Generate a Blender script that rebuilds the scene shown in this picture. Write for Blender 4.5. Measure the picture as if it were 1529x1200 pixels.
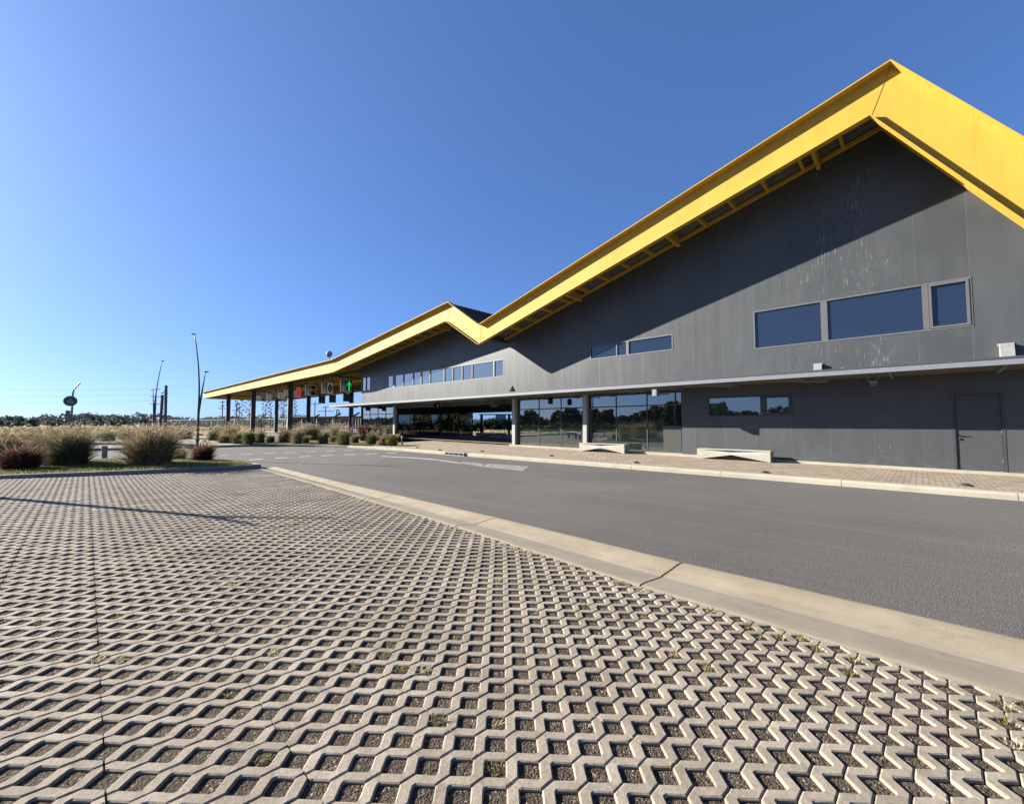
import bpy, math, random
import numpy as np
from mathutils import Vector
R=math.radians
random.seed(7); rng=np.random.default_rng(7)
for ob in list(bpy.data.objects): bpy.data.objects.remove(ob)
S=bpy.context.scene; COL=S.collection

# ------------------------------------------------------------------ camera / light
EYE=1.6; F=641.0; YAW=R(46.5); PITCH=math.atan(33/641.)
cd=bpy.data.cameras.new('camera'); cam=bpy.data.objects.new('camera',cd); COL.objects.link(cam)
cam.location=(0,0,EYE); cam.rotation_euler=(math.pi/2+PITCH,0,-YAW)
cd.sensor_fit='HORIZONTAL'; cd.sensor_width=36; cd.lens=F/1529*36; cd.clip_end=6000; cd.clip_start=.05
S.camera=cam
SUN_EL=R(23.0); SUN_AZ=R(62)      # shadow runs (cos az, -sin az)
to_sun=Vector((-math.cos(SUN_AZ)*math.cos(SUN_EL), math.sin(SUN_AZ)*math.cos(SUN_EL), math.sin(SUN_EL)))
ld=bpy.data.lights.new('sun','SUN'); ld.energy=5.0; ld.angle=R(.5); ld.color=(1,.93,.82)
lo=bpy.data.objects.new('sun',ld); COL.objects.link(lo); lo.rotation_euler=(-to_sun).to_track_quat('-Z','Y').to_euler()
w=bpy.data.worlds.new('World'); S.world=w; w.use_nodes=True
nt=w.node_tree; bg=nt.nodes['Background']; sk=nt.nodes.new('ShaderNodeTexSky')
sk.sky_type='NISHITA'; sk.sun_disc=False; sk.sun_elevation=SUN_EL; sk.sun_rotation=math.atan2(to_sun.x,to_sun.y)
sk.altitude=0; sk.air_density=.6; sk.dust_density=.9; sk.ozone_density=6.0
gm=nt.nodes.new('ShaderNodeGamma'); gm.inputs['Gamma'].default_value=.62; tn=nt.nodes.new('ShaderNodeMixRGB'); tn.blend_type='MULTIPLY'; tn.inputs[0].default_value=1; tn.inputs[2].default_value=(.50,.70,1.03,1)
nt.links.new(sk.outputs[0],gm.inputs[0]); nt.links.new(gm.outputs[0],tn.inputs[1]); nt.links.new(tn.outputs[0],bg.inputs[0]); bg.inputs[1].default_value=.092
S.view_settings.view_transform='Standard'; S.view_settings.look='None'; S.view_settings.exposure=1.9; S.view_settings.gamma=1

# ------------------------------------------------------------------ materials
class NB:
    def __init__(s,name):
        s.m=bpy.data.materials.new(name); s.m.use_nodes=True; s.t=s.m.node_tree; s.p=s.t.nodes['Principled BSDF']
    def n(s,ty,**kw):
        x=s.t.nodes.new('ShaderNode'+ty)
        for k,v in kw.items():
            if k in x.inputs.keys() if isinstance(k,str) else False: x.inputs[k].default_value=v
            else: setattr(x,k,v)
        return x
    def l(s,a,b): s.t.links.new(a,b)
    def pos(s): return s.n('NewGeometry').outputs['Position']
    def noise(s,scale,detail=4,vec=None,rough=.55):
        x=s.n('TexNoise'); x.inputs['Scale'].default_value=scale; x.inputs['Detail'].default_value=detail; x.inputs['Roughness'].default_value=rough
        s.l(vec if vec is not None else s.pos(),x.inputs['Vector']); return x.outputs['Fac']
    def ramp(s,fac,stops):
        x=s.n('ValToRGB'); e=x.color_ramp.elements
        while len(e)<len(stops): e.new(.5)
        for i,(p,c) in enumerate(stops): e[i].position=p; e[i].color=(*c,1) if len(c)==3 else c
        s.l(fac,x.inputs[0]); return x.outputs[0]
    def mix(s,fac,a,b,mode='MIX'):
        x=s.n('MixRGB'); x.blend_type=mode
        for k,v in ((0,fac),(1,a),(2,b)):
            if hasattr(v,'is_linked') or hasattr(v,'links'): s.l(v,x.inputs[k])
            elif isinstance(v,(int,float)): x.inputs[k].default_value=v
            else: x.inputs[k].default_value=(*v,1)
        return x.outputs[0]
    def math(s,op,a,b=0.,c=None):
        x=s.n('Math'); x.operation=op
        for k,v in ((0,a),(1,b),(2,c)):
            if v is None: continue
            if hasattr(v,'links'): s.l(v,x.inputs[k])
            else: x.inputs[k].default_value=v
        return x.outputs[0]
    def xyz(s):
        x=s.n('SeparateXYZ'); s.l(s.pos(),x.inputs[0]); return x.outputs
    def mapping(s,scale,rot=(0,0,0),loc=(0,0,0)):
        x=s.n('Mapping'); x.inputs['Scale'].default_value=scale; x.inputs['Rotation'].default_value=rot; x.inputs['Location'].default_value=loc
        s.l(s.pos(),x.inputs[0]); return x.outputs[0]
    def bump(s,h,strength=.3,dist=.01,normal=None):
        x=s.n('Bump'); x.inputs['Strength'].default_value=strength; x.inputs['Distance'].default_value=dist; s.l(h,x.inputs['Height'])
        if normal is not None: s.l(normal,x.inputs['Normal'])
        return x.outputs[0]
    def out(s,color=None,rough=.8,normal=None,metal=0.,spec=.5,ior=None):
        if color is not None:
            if hasattr(color,'links'): s.l(color,s.p.inputs['Base Color'])
            else: s.p.inputs['Base Color'].default_value=(*color,1)
        if hasattr(rough,'links'): s.l(rough,s.p.inputs['Roughness'])
        else: s.p.inputs['Roughness'].default_value=rough
        if normal is not None: s.l(normal,s.p.inputs['Normal'])
        s.p.inputs['Metallic'].default_value=metal; s.p.inputs['Specular IOR Level'].default_value=spec
        if ior: s.p.inputs['IOR'].default_value=ior
        return s.m
def simple(name,c,rough=.7,var=.12,scale=6,metal=0,spec=.4,bump=0,bscale=40):
    b=NB(name); n=b.noise(scale,5)
    lo_=tuple(x*(1-var) for x in c); hi=tuple(min(1,x*(1+var)) for x in c)
    col=b.ramp(n,[(.3,lo_),(.7,hi)])
    nm=b.bump(b.noise(bscale,4),bump,.01) if bump else None
    return b.out(col,rough,nm,metal,spec)

M={}
def m_paver():
    b=NB('paver_concrete'); n1=b.noise(1.3,5); n2=b.noise(55,6,rough=.7); n3=b.noise(260,3)
    c=b.ramp(n1,[(.25,(.182,.158,.124)),(.5,(.238,.210,.169)),(.75,(.288,.257,.212))])
    c=b.mix(.8,c,b.ramp(n2,[(.25,(.36,.33,.31)),(.55,(.56,.54,.52)),(.8,(.72,.7,.68))]),'OVERLAY')
    g=b.n('NewGeometry').outputs['Random Per Island']
    c=b.mix(.55,c,b.ramp(g,[(0,(.40,.40,.40)),(1,(.60,.60,.60))]),'OVERLAY')
    dm=b.noise(3.1,6,rough=.7); c=b.mix(b.ramp(dm,[(.55,(0,0,0)),(.72,(.55,.55,.55))]),c,(.105,.086,.066)); lc=b.noise(21,4); c=b.mix(b.ramp(lc,[(.66,(0,0,0)),(.76,(.5,.5,.5))]),c,(.34,.32,.27))
    pit=b.n('TexVoronoi'); pit.inputs['Scale'].default_value=120; b.l(b.pos(),pit.inputs['Vector']); pm=b.ramp(pit.outputs['Distance'],[(.08,(1,1,1)),(.2,(0,0,0))])
    c=b.mix(b.math('MULTIPLY',pm,.5),c,(.07,.06,.05)); h=b.math('SUBTRACT',b.math('ADD',b.math('MULTIPLY',n2,.9),b.math('MULTIPLY',n3,.5)),b.math('MULTIPLY',pm,.6))
    M['paver']=b.out(c,.93,b.bump(h,.55,.006),spec=.2)
def m_soil():
    b=NB('soil'); n=b.noise(38,6,rough=.75); v=b.n('TexVoronoi'); v.inputs['Scale'].default_value=95; b.l(b.pos(),v.inputs['Vector'])
    c=b.ramp(n,[(.3,(.034,.026,.020)),(.55,(.092,.073,.056)),(.75,(.185,.152,.12))])
    sp=b.ramp(v.outputs['Color'],[(.80,(0,0,0)),(.86,(1,1,1))])
    c=b.mix(sp,c,(.27,.235,.19)); big=b.noise(2.2,3)
    c=b.mix(b.ramp(big,[(.5,(0,0,0)),(.75,(.5,.5,.5))]),c,(.13,.105,.075))
    h=b.math('ADD',b.math('MULTIPLY',n,1.),b.math('MULTIPLY',v.outputs['Distance'],-.8))
    M['soil']=b.out(c,.97,b.bump(h,1.,.02),spec=.1)
def m_asphalt():
    b=NB('asphalt'); n1=b.noise(.35,5); n2=b.noise(160,3,rough=.8)
    st=b.noise(1.,6,b.mapping((5.2,.05,1),rot=(0,0,R(-2)))); st2=b.noise(1.,4,b.mapping((9,.09,1),rot=(0,0,R(3))))
    c=b.ramp(n1,[(.3,(.084,.081,.076)),(.7,(.106,.101,.095))])
    c=b.mix(b.ramp(st,[(.42,(0,0,0)),(.68,(.5,.5,.5))]),c,(.122,.117,.110))
    c=b.mix(b.ramp(st2,[(.55,(0,0,0)),(.8,(.2,.2,.2))]),c,(.046,.044,.042))
    n4=b.noise(48,4,rough=.8); c=b.mix(.55,c,b.ramp(n2,[(.3,(.25,.25,.25)),(.55,(.5,.5,.5)),(.75,(.9,.9,.9))]),'OVERLAY'); c=b.mix(.5,c,b.ramp(n4,[(.3,(.3,.3,.3)),(.7,(.7,.7,.7))]),'OVERLAY'); pt=b.noise(.12,3); c=b.mix(.35,c,b.ramp(pt,[(.4,(.38,.38,.38)),(.62,(.6,.6,.6))]),'OVERLAY')
    v=b.n('TexVoronoi'); v.inputs['Scale'].default_value=5.; b.l(b.pos(),v.inputs['Vector'])
    c=b.mix(b.ramp(v.outputs['Distance'],[(.02,(.6,.6,.6)),(.045,(0,0,0))]),c,(.15,.145,.138))
    v2=b.n('TexVoronoi'); v2.inputs['Scale'].default_value=24.; b.l(b.pos(),v2.inputs['Vector']); c=b.mix(b.ramp(v2.outputs['Distance'],[(.07,(.5,.5,.5)),(.13,(0,0,0))]),c,(.21,.205,.195)); v3=b.n('TexVoronoi'); v3.inputs['Scale'].default_value=70.; b.l(b.pos(),v3.inputs['Vector']); c=b.mix(.38,c,b.ramp(v3.outputs['Color'],[(.2,(.33,.33,.33)),(.8,(.68,.68,.68))]),'OVERLAY')
    M['asphalt']=b.out(c,.9,b.bump(b.math('ADD',n2,v3.outputs['Distance']),.7,.008),spec=.2)
def m_kerb(name,c0,c1):
    b=NB(name); n=b.noise(1.6,6,rough=.65); n2=b.noise(70,5,rough=.7)
    st=b.noise(1,4,b.mapping((7,.7,7)))
    c=b.ramp(n,[(.28,c0),(.72,c1)]); c=b.mix(.3,c,b.ramp(st,[(.3,(.36,.35,.33)),(.7,(.62,.61,.58))]),'OVERLAY')
    c=b.mix(.35,c,b.ramp(n2,[(.25,(.3,.3,.3)),(.6,(.55,.55,.55))]),'OVERLAY')
    n5=b.noise(190,3,rough=.8); c=b.mix(.4,c,b.ramp(n5,[(.3,(.3,.3,.3)),(.7,(.68,.68,.68))]),'OVERLAY'); dm=b.noise(4.,6,rough=.75); c=b.mix(b.ramp(dm,[(.56,(0,0,0)),(.76,(.4,.4,.4))]),c,tuple(x*.55 for x in c0))
    M[name]=b.out(c,.92,b.bump(b.math('ADD',n2,n5),.5,.006),spec=.2)
def m_brick():
    b=NB('brick_paving'); t=b.n('TexBrick'); b.l(b.mapping((1,1,1),rot=(0,0,R(90))),t.inputs['Vector'])
    t.inputs['Scale'].default_value=1.; t.inputs['Brick Width'].default_value=.24; t.inputs['Row Height'].default_value=.2
    t.inputs['Mortar Size'].default_value=.013; t.inputs['Mortar Smooth'].default_value=.2; t.inputs['Bias'].default_value=0.
    t.inputs['Color1'].default_value=(.205,.166,.122,1); t.inputs['Color2'].default_value=(.29,.242,.182,1); t.inputs['Mortar'].default_value=(.085,.067,.05,1)
    n=b.noise(.9,5); c=b.mix(.5,t.outputs['Color'],b.ramp(n,[(.3,(.4,.4,.4)),(.7,(.6,.6,.6))]),'OVERLAY')
    M['brick']=b.out(c,.9,b.bump(t.outputs['Fac'],-.6,.01),spec=.25)
def m_wall():
    b=NB('grey_panel'); x=b.xyz(); yy=x[1]
    n=b.noise(.55,5); n2=b.noise(1,5,b.mapping((1,3.2,.35))); n3=b.noise(14,4)
    c=b.ramp(n,[(.3,(.046,.051,.0545)),(.7,(.058,.0635,.067))])
    c=b.mix(.22,c,b.ramp(n2,[(.3,(.38,.38,.38)),(.75,(.64,.64,.64))]),'OVERLAY')
    # joints each 1.255 m, offset so one falls at y=1.19
    fr=b.math('ABSOLUTE',b.math('SUBTRACT',b.math('FRACT',b.math('ADD',b.math('DIVIDE',b.math('SUBTRACT',yy,1.19),1.255),20.5)),.5))
    jl=b.math('LESS_THAN',fr,.0055)
    pid=b.n('TexWhiteNoise'); pid.noise_dimensions='1D'; b.l(b.math('FLOOR',b.math('ADD',b.math('DIVIDE',b.math('SUBTRACT',yy,1.19),1.255),40.)),pid.inputs['W'])
    c=b.mix(.30,c,b.ramp(pid.outputs['Value'],[(0,(.35,.35,.35)),(1,(.62,.62,.62))]),'OVERLAY')
    jn=b.noise(1,3,b.mapping((1,.4,2.)))
    c=b.mix(b.math('MULTIPLY',jl,b.math('MULTIPLY',jn,.65)),c,(.12,.123,.126))
    # bird droppings: short pale vertical runs, gathered on one stretch of the wall
    dn=b.noise(1,3,b.mapping((1,34,2.0)),.55); dn2=b.noise(1,3,b.mapping((1,4,5)))
    area=b.math('MULTIPLY',b.ramp(b.math('DIVIDE',yy,10.),[(.0,(0,0,0)),(.07,(1,1,1)),(.33,(.9,.9,.9)),(.5,(.35,.35,.35)),(.9,(.0,.0,.0))]),b.noise(.9,3))
    thr=b.math('ADD',b.math('MULTIPLY',dn,1.),b.math('MULTIPLY',area,.34))
    thr=b.math('ADD',thr,b.math('MULTIPLY',b.math('SUBTRACT',dn2,.5),.22)); thr=b.math('SUBTRACT',thr,b.ramp(b.math('DIVIDE',x[2],10.),[(.30,(.075,.075,.075)),(.345,(.0,.0,.0))]))
    d=b.ramp(thr,[(.775,(0,0,0)),(.85,(.35,.35,.35)),(.92,(.85,.85,.85))])
    c=b.mix(d,c,(.27,.265,.25))
    base=b.noise(1,4,b.mapping((1,2.5,6)))
    lowm=b.math('MULTIPLY',b.ramp(b.math('DIVIDE',x[2],2.),[(.05,(.7,.7,.7)),(.45,(0,0,0))]),b.ramp(base,[(.5,(0,0,0)),(.72,(.5,.5,.5))]))
    c=b.mix(lowm,c,(.12,.115,.105))
    M['wall']=b.out(c,b.ramp(n2,[(.3,(.40,.40,.40)),(.8,(.52,.52,.52))]),b.bump(b.math('ADD',b.math('MULTIPLY',jl,-1.),b.math('MULTIPLY',n3,.08)),.25,.006),spec=.32)
def m_yellow():
    b=NB('yellow_paint'); n=b.noise(.6,5); n2=b.noise(1,5,b.mapping((3,3,.6))); n3=b.noise(60,3)
    c=b.ramp(n,[(.3,(.385,.240,.030)),(.7,(.43,.277,.040))])
    c=b.mix(.16,c,b.ramp(n2,[(.3,(.36,.34,.3)),(.72,(.62,.62,.62))]),'OVERLAY')
    sp=b.noise(26,4); c=b.mix(b.ramp(sp,[(.7,(0,0,0)),(.8,(.3,.3,.3))]),c,(.42,.22,.03))
    yy=b.xyz()[1]; fr=b.math('ABSOLUTE',b.math('SUBTRACT',b.math('FRACT',b.math('DIVIDE',b.math('ADD',yy,63.4),5.9)),.5)); c=b.mix(b.math('MULTIPLY',b.math('LESS_THAN',fr,.001),.35),c,(.12,.07,.012))
    dr=b.noise(1,5,b.mapping((2.,7.,.45))); c=b.mix(b.ramp(dr,[(.56,(0,0,0)),(.78,(.28,.28,.28))]),c,(.25,.15,.03))
    M['yellow']=b.out(c,.66,b.bump(b.math('ADD',n3,b.math('MULTIPLY',n,6.)),.07,.008),spec=.26)
def m_glass(name,tint,ior,wav=.02):
    b=NB(name); n=b.noise(.8,2)
    M[name]=b.out(tint,.015,b.bump(n,wav,.02),spec=.5,ior=ior)
def m_roof():
    b=NB('roof_sheet'); wv=b.n('TexWave'); wv.wave_type='BANDS'; wv.bands_direction='Y'; wv.inputs['Scale'].default_value=1.3; b.l(b.pos(),wv.inputs['Vector'])
    n=b.noise(.7,4); c=b.ramp(n,[(.3,(.045,.035,.026)),(.7,(.075,.058,.043))])
    M['roof']=b.out(c,.85,b.bump(wv.outputs['Fac'],1.,.12),spec=.15)
def m_deck():
    b=NB('soffit_sheet'); n=b.noise(2,4); c=b.ramp(n,[(.3,(.14,.138,.135)),(.7,(.21,.207,.2))])
    M['deck']=b.out(c,.45,None,metal=.2)
def m_grass():
    b=NB('grass_ground'); n=b.noise(.05,5); n2=b.noise(3.,6,rough=.7)
    c=b.ramp(n,[(.35,(.13,.115,.048)),(.5,(.18,.145,.07)),(.65,(.22,.175,.095))])
    c=b.mix(.6,c,b.ramp(n2,[(.3,(.25,.25,.25)),(.7,(.72,.72,.7))]),'OVERLAY')
    M['meadow']=b.out(c,.95,b.bump(n2,.5,.05),spec=.1)
    b=NB('lawn_ground'); n=b.noise(1.3,5); n2=b.noise(45,5,rough=.75)
    c=b.ramp(n,[(.3,(.055,.066,.014)),(.55,(.10,.10,.025)),(.75,(.15,.125,.045))])
    c=b.mix(.8,c,b.ramp(n2,[(.3,(.15,.15,.15)),(.7,(.8,.8,.75))]),'OVERLAY')
    M['lawn']=b.out(c,.95,b.bump(n2,.8,.03),spec=.1)
m_paver();m_soil();m_asphalt();m_kerb('kerb_tan',(.225,.188,.132),(.305,.262,.195));m_kerb('kerb_gutter',(.195,.170,.130),(.262,.232,.182));m_kerb('kerb_pale',(.255,.235,.185),(.33,.305,.25))
m_kerb('kerb_grey',(.15,.145,.135),(.215,.207,.195)); m_kerb('bench_concrete',(.27,.255,.22),(.345,.33,.29)); m_kerb('plaza',(.165,.145,.12),(.22,.195,.165))
m_brick();m_wall();m_yellow();m_roof();m_deck();m_grass()
m_glass('glass_blue',(.012,.020,.040),1.65,.01); m_glass('glass_dark',(.010,.015,.014),2.6,.035); m_glass('glass_inner',(.014,.017,.016),2.1,.03); m_glass('glass_low',(.03,.04,.042),2.6,.03)
M['door_paint']=simple('door_paint',(.046,.051,.055),.5,.08,spec=.3)
M['frame_grey']=simple('frame_grey',(.10,.102,.103),.45,.08,metal=.2)
M['frame_dark']=simple('frame_dark',(.035,.038,.042),.5,.1)
M['seam']=simple('seam_paint',(.29,.18,.028),.7,.1)
M['alu']=simple('aluminium_edge',(.14,.152,.172),.55,.06,metal=.1)
M['steel_dark']=simple('steel_dark',(.040,.044,.050),.5,.15)
M['steel_mid']=simple('steel_mid',(.16,.165,.17),.5,.12)
M['lamp_steel']=simple('lamp_steel',(.045,.048,.052),.6,.1)
M['wire']=simple('wire',(.05,.052,.056),.9,.1,spec=.1)
M['column']=simple('column_paint',(.25,.255,.26),.6,.08)
M['white']=simple('white_paint',(.42,.42,.41),.6,.06)
M['pale_grey']=simple('pale_grey_metal',(.19,.19,.188),.55,.1)
M['underside']=simple('canopy_underside',(.10,.09,.08),.75,.2,scale=2)
M['sign_black']=simple('sign_black',(.012,.013,.015),.9,.1,spec=.1)
M['sign_grey']=simple('sign_grey',(.30,.32,.33),.5,.1)
M['sign_red']=simple('sign_red',(.62,.03,.07),.5,.06)
M['sign_white']=simple('sign_white',(.80,.80,.79),.5,.04)
M['sign_green']=simple('sign_green',(.04,.62,.16),.5,.06)
M['sign_darkgreen']=simple('sign_dark_green',(.006,.028,.018),.5,.06)
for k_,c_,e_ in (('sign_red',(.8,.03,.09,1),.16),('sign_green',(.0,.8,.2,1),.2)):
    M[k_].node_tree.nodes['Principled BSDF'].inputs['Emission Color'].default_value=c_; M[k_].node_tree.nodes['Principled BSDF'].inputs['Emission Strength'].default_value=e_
M['sign_gold']=simple('sign_gold',(.65,.48,.14),.5,.06)
M['sign_indigo']=simple('sign_indigo',(.02,.02,.07),.5,.06)
M['sign_teal']=simple('sign_teal',(.03,.085,.07),.45,.08)
M['teal_board']=simple('teal_board',(.13,.40,.34),.5,.06)
M['pale_green']=simple('pale_green',(.25,.36,.30),.5,.06)
M['wood_post']=simple('wood_post',(.10,.085,.07),.9,.25)
M['film_panel']=simple('film_panel',(.052,.055,.047),.35,.05)
M['dish']=simple('dish_grey',(.28,.26,.25),.6,.1)
M['fence']=simple('fence_pale',(.26,.245,.21),.6,.08)
M['bldg_red']=simple('brown_wall',(.13,.075,.06),.8,.15)
b=NB('road_paint'); n=b.noise(9,6,rough=.75); c=b.ramp(n,[(.30,(.24,.235,.22)),(.46,(.60,.59,.56))]); M['paint']=b.out(c,.8)
b=NB('road_paint_worn'); n=b.noise(5,6,rough=.8); c=b.ramp(n,[(.42,(.085,.082,.078)),(.62,(.26,.253,.24))]); M['paint_worn']=b.out(c,.85)
def leafmat(name,c,var=.35,trans=.25):
    b=NB(name); g=b.n('NewGeometry').outputs['Random Per Island']
    lo_=tuple(x*(1-var) for x in c); hi=tuple(min(1,x*(1+var)) for x in c)
    col=b.ramp(g,[(0,lo_),(1,hi)]); b.out(col,.75,spec=.2)
    tr=b.n('BsdfTranslucent'); b.l(col,tr.inputs[0]); mx=b.n('MixShader'); mx.inputs[0].default_value=trans
    b.l(b.p.outputs[0],mx.inputs[1]); b.l(tr.outputs[0],mx.inputs[2]); b.l(mx.outputs[0],b.t.nodes['Material Output'].inputs[0]); M[name]=b.m
for nme,cc in dict(bl_green=(.165,.178,.085),bl_dgreen=(.085,.105,.048),bl_tan=(.31,.25,.14),bl_straw=(.44,.37,.235),bl_plume=(.47,.385,.28),bl_rust=(.22,.10,.058),
                   bl_red=(.115,.042,.034),bl_maroon=(.065,.030,.028),bl_olive=(.19,.19,.06),bl_grey=(.16,.175,.10),bl_yell=(.36,.33,.10),
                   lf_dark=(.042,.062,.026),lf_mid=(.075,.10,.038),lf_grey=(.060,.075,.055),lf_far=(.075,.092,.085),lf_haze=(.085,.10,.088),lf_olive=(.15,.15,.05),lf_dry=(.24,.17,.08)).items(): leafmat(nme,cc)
leafmat('weed_pale',(.25,.22,.10)); leafmat('weed_green',(.15,.15,.05))
M['bark']=simple('bark',(.13,.105,.08),.95,.3,scale=9)

# ------------------------------------------------------------------ mesh helpers
class MB:
    def __init__(s): s.v=[]; s.f=[]; s.mi=[]; s.mats=[]
    def _m(s,m):
        if m not in s.mats: s.mats.append(m)
        return s.mats.index(m)
    def poly(s,pts,m):
        k=len(s.v); s.v+= [tuple(p) for p in pts]; s.f.append(tuple(range(k,k+len(pts)))); s.mi.append(s._m(m)); return s
    def box(s,a,b,m):
        (x0,y0,z0),(x1,y1,z1)=a,b; x0,x1=min(x0,x1),max(x0,x1); y0,y1=min(y0,y1),max(y0,y1); z0,z1=min(z0,z1),max(z0,z1)
        return s.hexa([(x0,y0,z0),(x1,y0,z0),(x1,y1,z0),(x0,y1,z0)],[(x0,y0,z1),(x1,y0,z1),(x1,y1,z1),(x0,y1,z1)],m)
    def hexa(s,lo,hi,m):
        k=len(s.v); s.v+=[tuple(p) for p in lo]+[tuple(p) for p in hi]; n=len(lo); i=s._m(m)
        s.f.append(tuple(range(k+n-1,k-1,-1))); s.f.append(tuple(range(k+n,k+2*n)))
        for j in range(n): s.f.append((k+j,k+(j+1)%n,k+n+(j+1)%n,k+n+j))
        s.mi+=[i]*(n+2); return s
    def bar(s,p,q,wx,wz,m,up=(0,0,1)):
        p=Vector(p);q=Vector(q);d=(q-p).normalized();u=Vector(up)
        if abs(d.dot(u))>.98: u=Vector((1,0,0))
        a=d.cross(u).normalized()*wx/2; b_=a.cross(d).normalized()*wz/2
        return s.hexa([p-a-b_,p+a-b_,p+a+b_,p-a+b_],[q-a-b_,q+a-b_,q+a+b_,q-a+b_],m)
    def tube(s,pts,rad,m,n=10,cap=True):
        pts=[Vector(p) for p in pts]; rr=rad if isinstance(rad,(list,tuple)) else [rad]*len(pts); i=s._m(m); k=len(s.v)
        ref=None
        for j,p in enumerate(pts):
            d=(pts[min(j+1,len(pts)-1)]-pts[max(j-1,0)]).normalized()
            if ref is None: ref=Vector((1,0,0)) if abs(d.x)<.9 else Vector((0,1,0))
            a=(ref-d*ref.dot(d)).normalized(); c=d.cross(a); ref=a
            for t in range(n):
                th=2*math.pi*t/n; s.v.append(tuple(p+(a*math.cos(th)+c*math.sin(th))*rr[j]))
        for j in range(len(pts)-1):
            for t in range(n):
                s.f.append((k+j*n+t,k+j*n+(t+1)%n,k+(j+1)*n+(t+1)%n,k+(j+1)*n+t)); s.mi.append(i)
        if cap:
            s.f.append(tuple(k+t for t in range(n))[::-1]); e=k+(len(pts)-1)*n; s.f.append(tuple(e+t for t in range(n))); s.mi+=[i,i]
        return s
    def prism(s,poly,axis,a,b,m):
        # poly: 2D points in the plane perpendicular to axis
        def P(p,t): return (t,p[0],p[1]) if axis=='x' else ((p[0],t,p[1]) if axis=='y' else (p[0],p[1],t))
        return s.hexa([P(p,a) for p in poly],[P(p,b) for p in poly],m)
    def build(s,name,parent=None,smooth=False,bevel=0,loc=None):
        me=bpy.data.meshes.new(name); me.from_pydata(s.v,[],s.f); 
        for m in s.mats: me.materials.append(M[m])
        if len(s.mats)>1: me.polygons.foreach_set('material_index',s.mi)
        me.update()
        o=bpy.data.objects.new(name,me); COL.objects.link(o)
        import bmesh
        bm=bmesh.new(); bm.from_mesh(me); bmesh.ops.recalc_face_normals(bm,faces=bm.faces); bm.to_mesh(me); bm.free()
        if smooth:
            me.polygons.foreach_set('use_smooth',[True]*len(me.polygons)); me.update()
        if parent: o.parent=parent
        if loc: o.location=loc
        if bevel:
            md=o.modifiers.new('bevel','BEVEL'); md.width=bevel; md.segments=2; md.limit_method='ANGLE'
        return o
def raw(name,V,Fq,mats,mi=None,parent=None,smooth=False):
    me=bpy.data.meshes.new(name); me.from_pydata([tuple(v) for v in V],[],[tuple(f) for f in Fq]) if isinstance(Fq,list) else npmesh(me,V,Fq)
    for m in mats: me.materials.append(M[m])
    if mi is not None: me.polygons.foreach_set('material_index',np.asarray(mi,dtype=np.int32))
    if smooth: me.polygons.foreach_set('use_smooth',np.ones(len(me.polygons),dtype=bool))
    me.update(); o=bpy.data.objects.new(name,me); COL.objects.link(o)
    if parent: o.parent=parent
    return o
def npmesh(me,V,Q):
    V=np.asarray(V,dtype=np.float32); Q=np.asarray(Q,dtype=np.int32); k=Q.shape[1]
    me.vertices.add(len(V)); me.vertices.foreach_set('co',V.ravel())
    me.loops.add(Q.size); me.loops.foreach_set('vertex_index',Q.ravel())
    me.polygons.add(len(Q)); me.polygons.foreach_set('loop_start',np.arange(0,Q.size,k,dtype=np.int32))
    try: me.polygons.foreach_set('loop_total',np.full(len(Q),k,dtype=np.int32))
    except Exception: pass
    me.update(calc_edges=True)
    me.polygons.foreach_set('use_smooth',np.zeros(len(Q),dtype=bool))
def tag(o,label=None,cat=None,group=None,kind=None):
    if label: o['label']=label
    if cat: o['category']=cat
    if group: o['group']=group
    if kind: o['kind']=kind
    return o
def thing(name,label,cat,loc=(0,0,0),rz=0,group=None):
    o=bpy.data.objects.new(name,None); COL.objects.link(o); o.location=loc; o.rotation_euler=(0,0,rz); o.empty_display_size=.2
    return tag(o,label,cat,group)
def struct(o): o['kind']='structure'; return o
def dup(root,loc,rz=0,label=None,sc=1):
    r=root.copy(); COL.objects.link(r); r.location=loc; r.rotation_euler=(0,0,rz); r.scale=(sc,)*3
    if label: r['label']=label
    for ch in root.children:
        c=ch.copy(); COL.objects.link(c); c.parent=r
        for g in ch.children:
            d=g.copy(); COL.objects.link(d); d.parent=c
    return r

# ------------------------------------------------------------------ ground plan
def lerp(pts,t):
    if t<=pts[0][0]: a,b_=pts[0],pts[1]
    elif t>=pts[-1][0]: a,b_=pts[-2],pts[-1]
    else:
        for a,b_ in zip(pts,pts[1:]):
            if a[0]<=t<=b_[0]: break
    return a[1]+(b_[1]-a[1])*(t-a[0])/(b_[0]-a[0])
K_OUT=[(-12,4.55),(-.49,4.87),(2,4.90),(5.4,5.10),(11.6,5.25),(16.9,5.50)]
K_IN=[(-12,3.42),(-.37,3.76),(1.95,3.86),(5.0,4.16),(11.5,4.58),(16.6,4.84)]
kout=lambda y: lerp(K_OUT,y)
kin=lambda y: lerp(K_IN,y)
FRONT=[(-30,27.5),(-14,22.4),(-6,19.3),(-1,17.35),(1.55,16.85),(4.3,16.72),(5.6,16.75)]
front=lambda x: lerp(FRONT,x)
PT=R(1.75); pz=lambda xp: .147-.0225*xp
def w2p(x,y): return x*math.cos(PT)-y*math.sin(PT), x*math.sin(PT)+y*math.cos(PT)
def zpav(x,y): return pz(w2p(x,y)[0])

# terrain sheet
mb=MB(); g=4000
mb.poly([(-g,-g,-.08),(g,-g,-.08),(g,g,-.08),(-g,g,-.08)],'meadow'); struct(mb.build('ground'))
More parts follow.
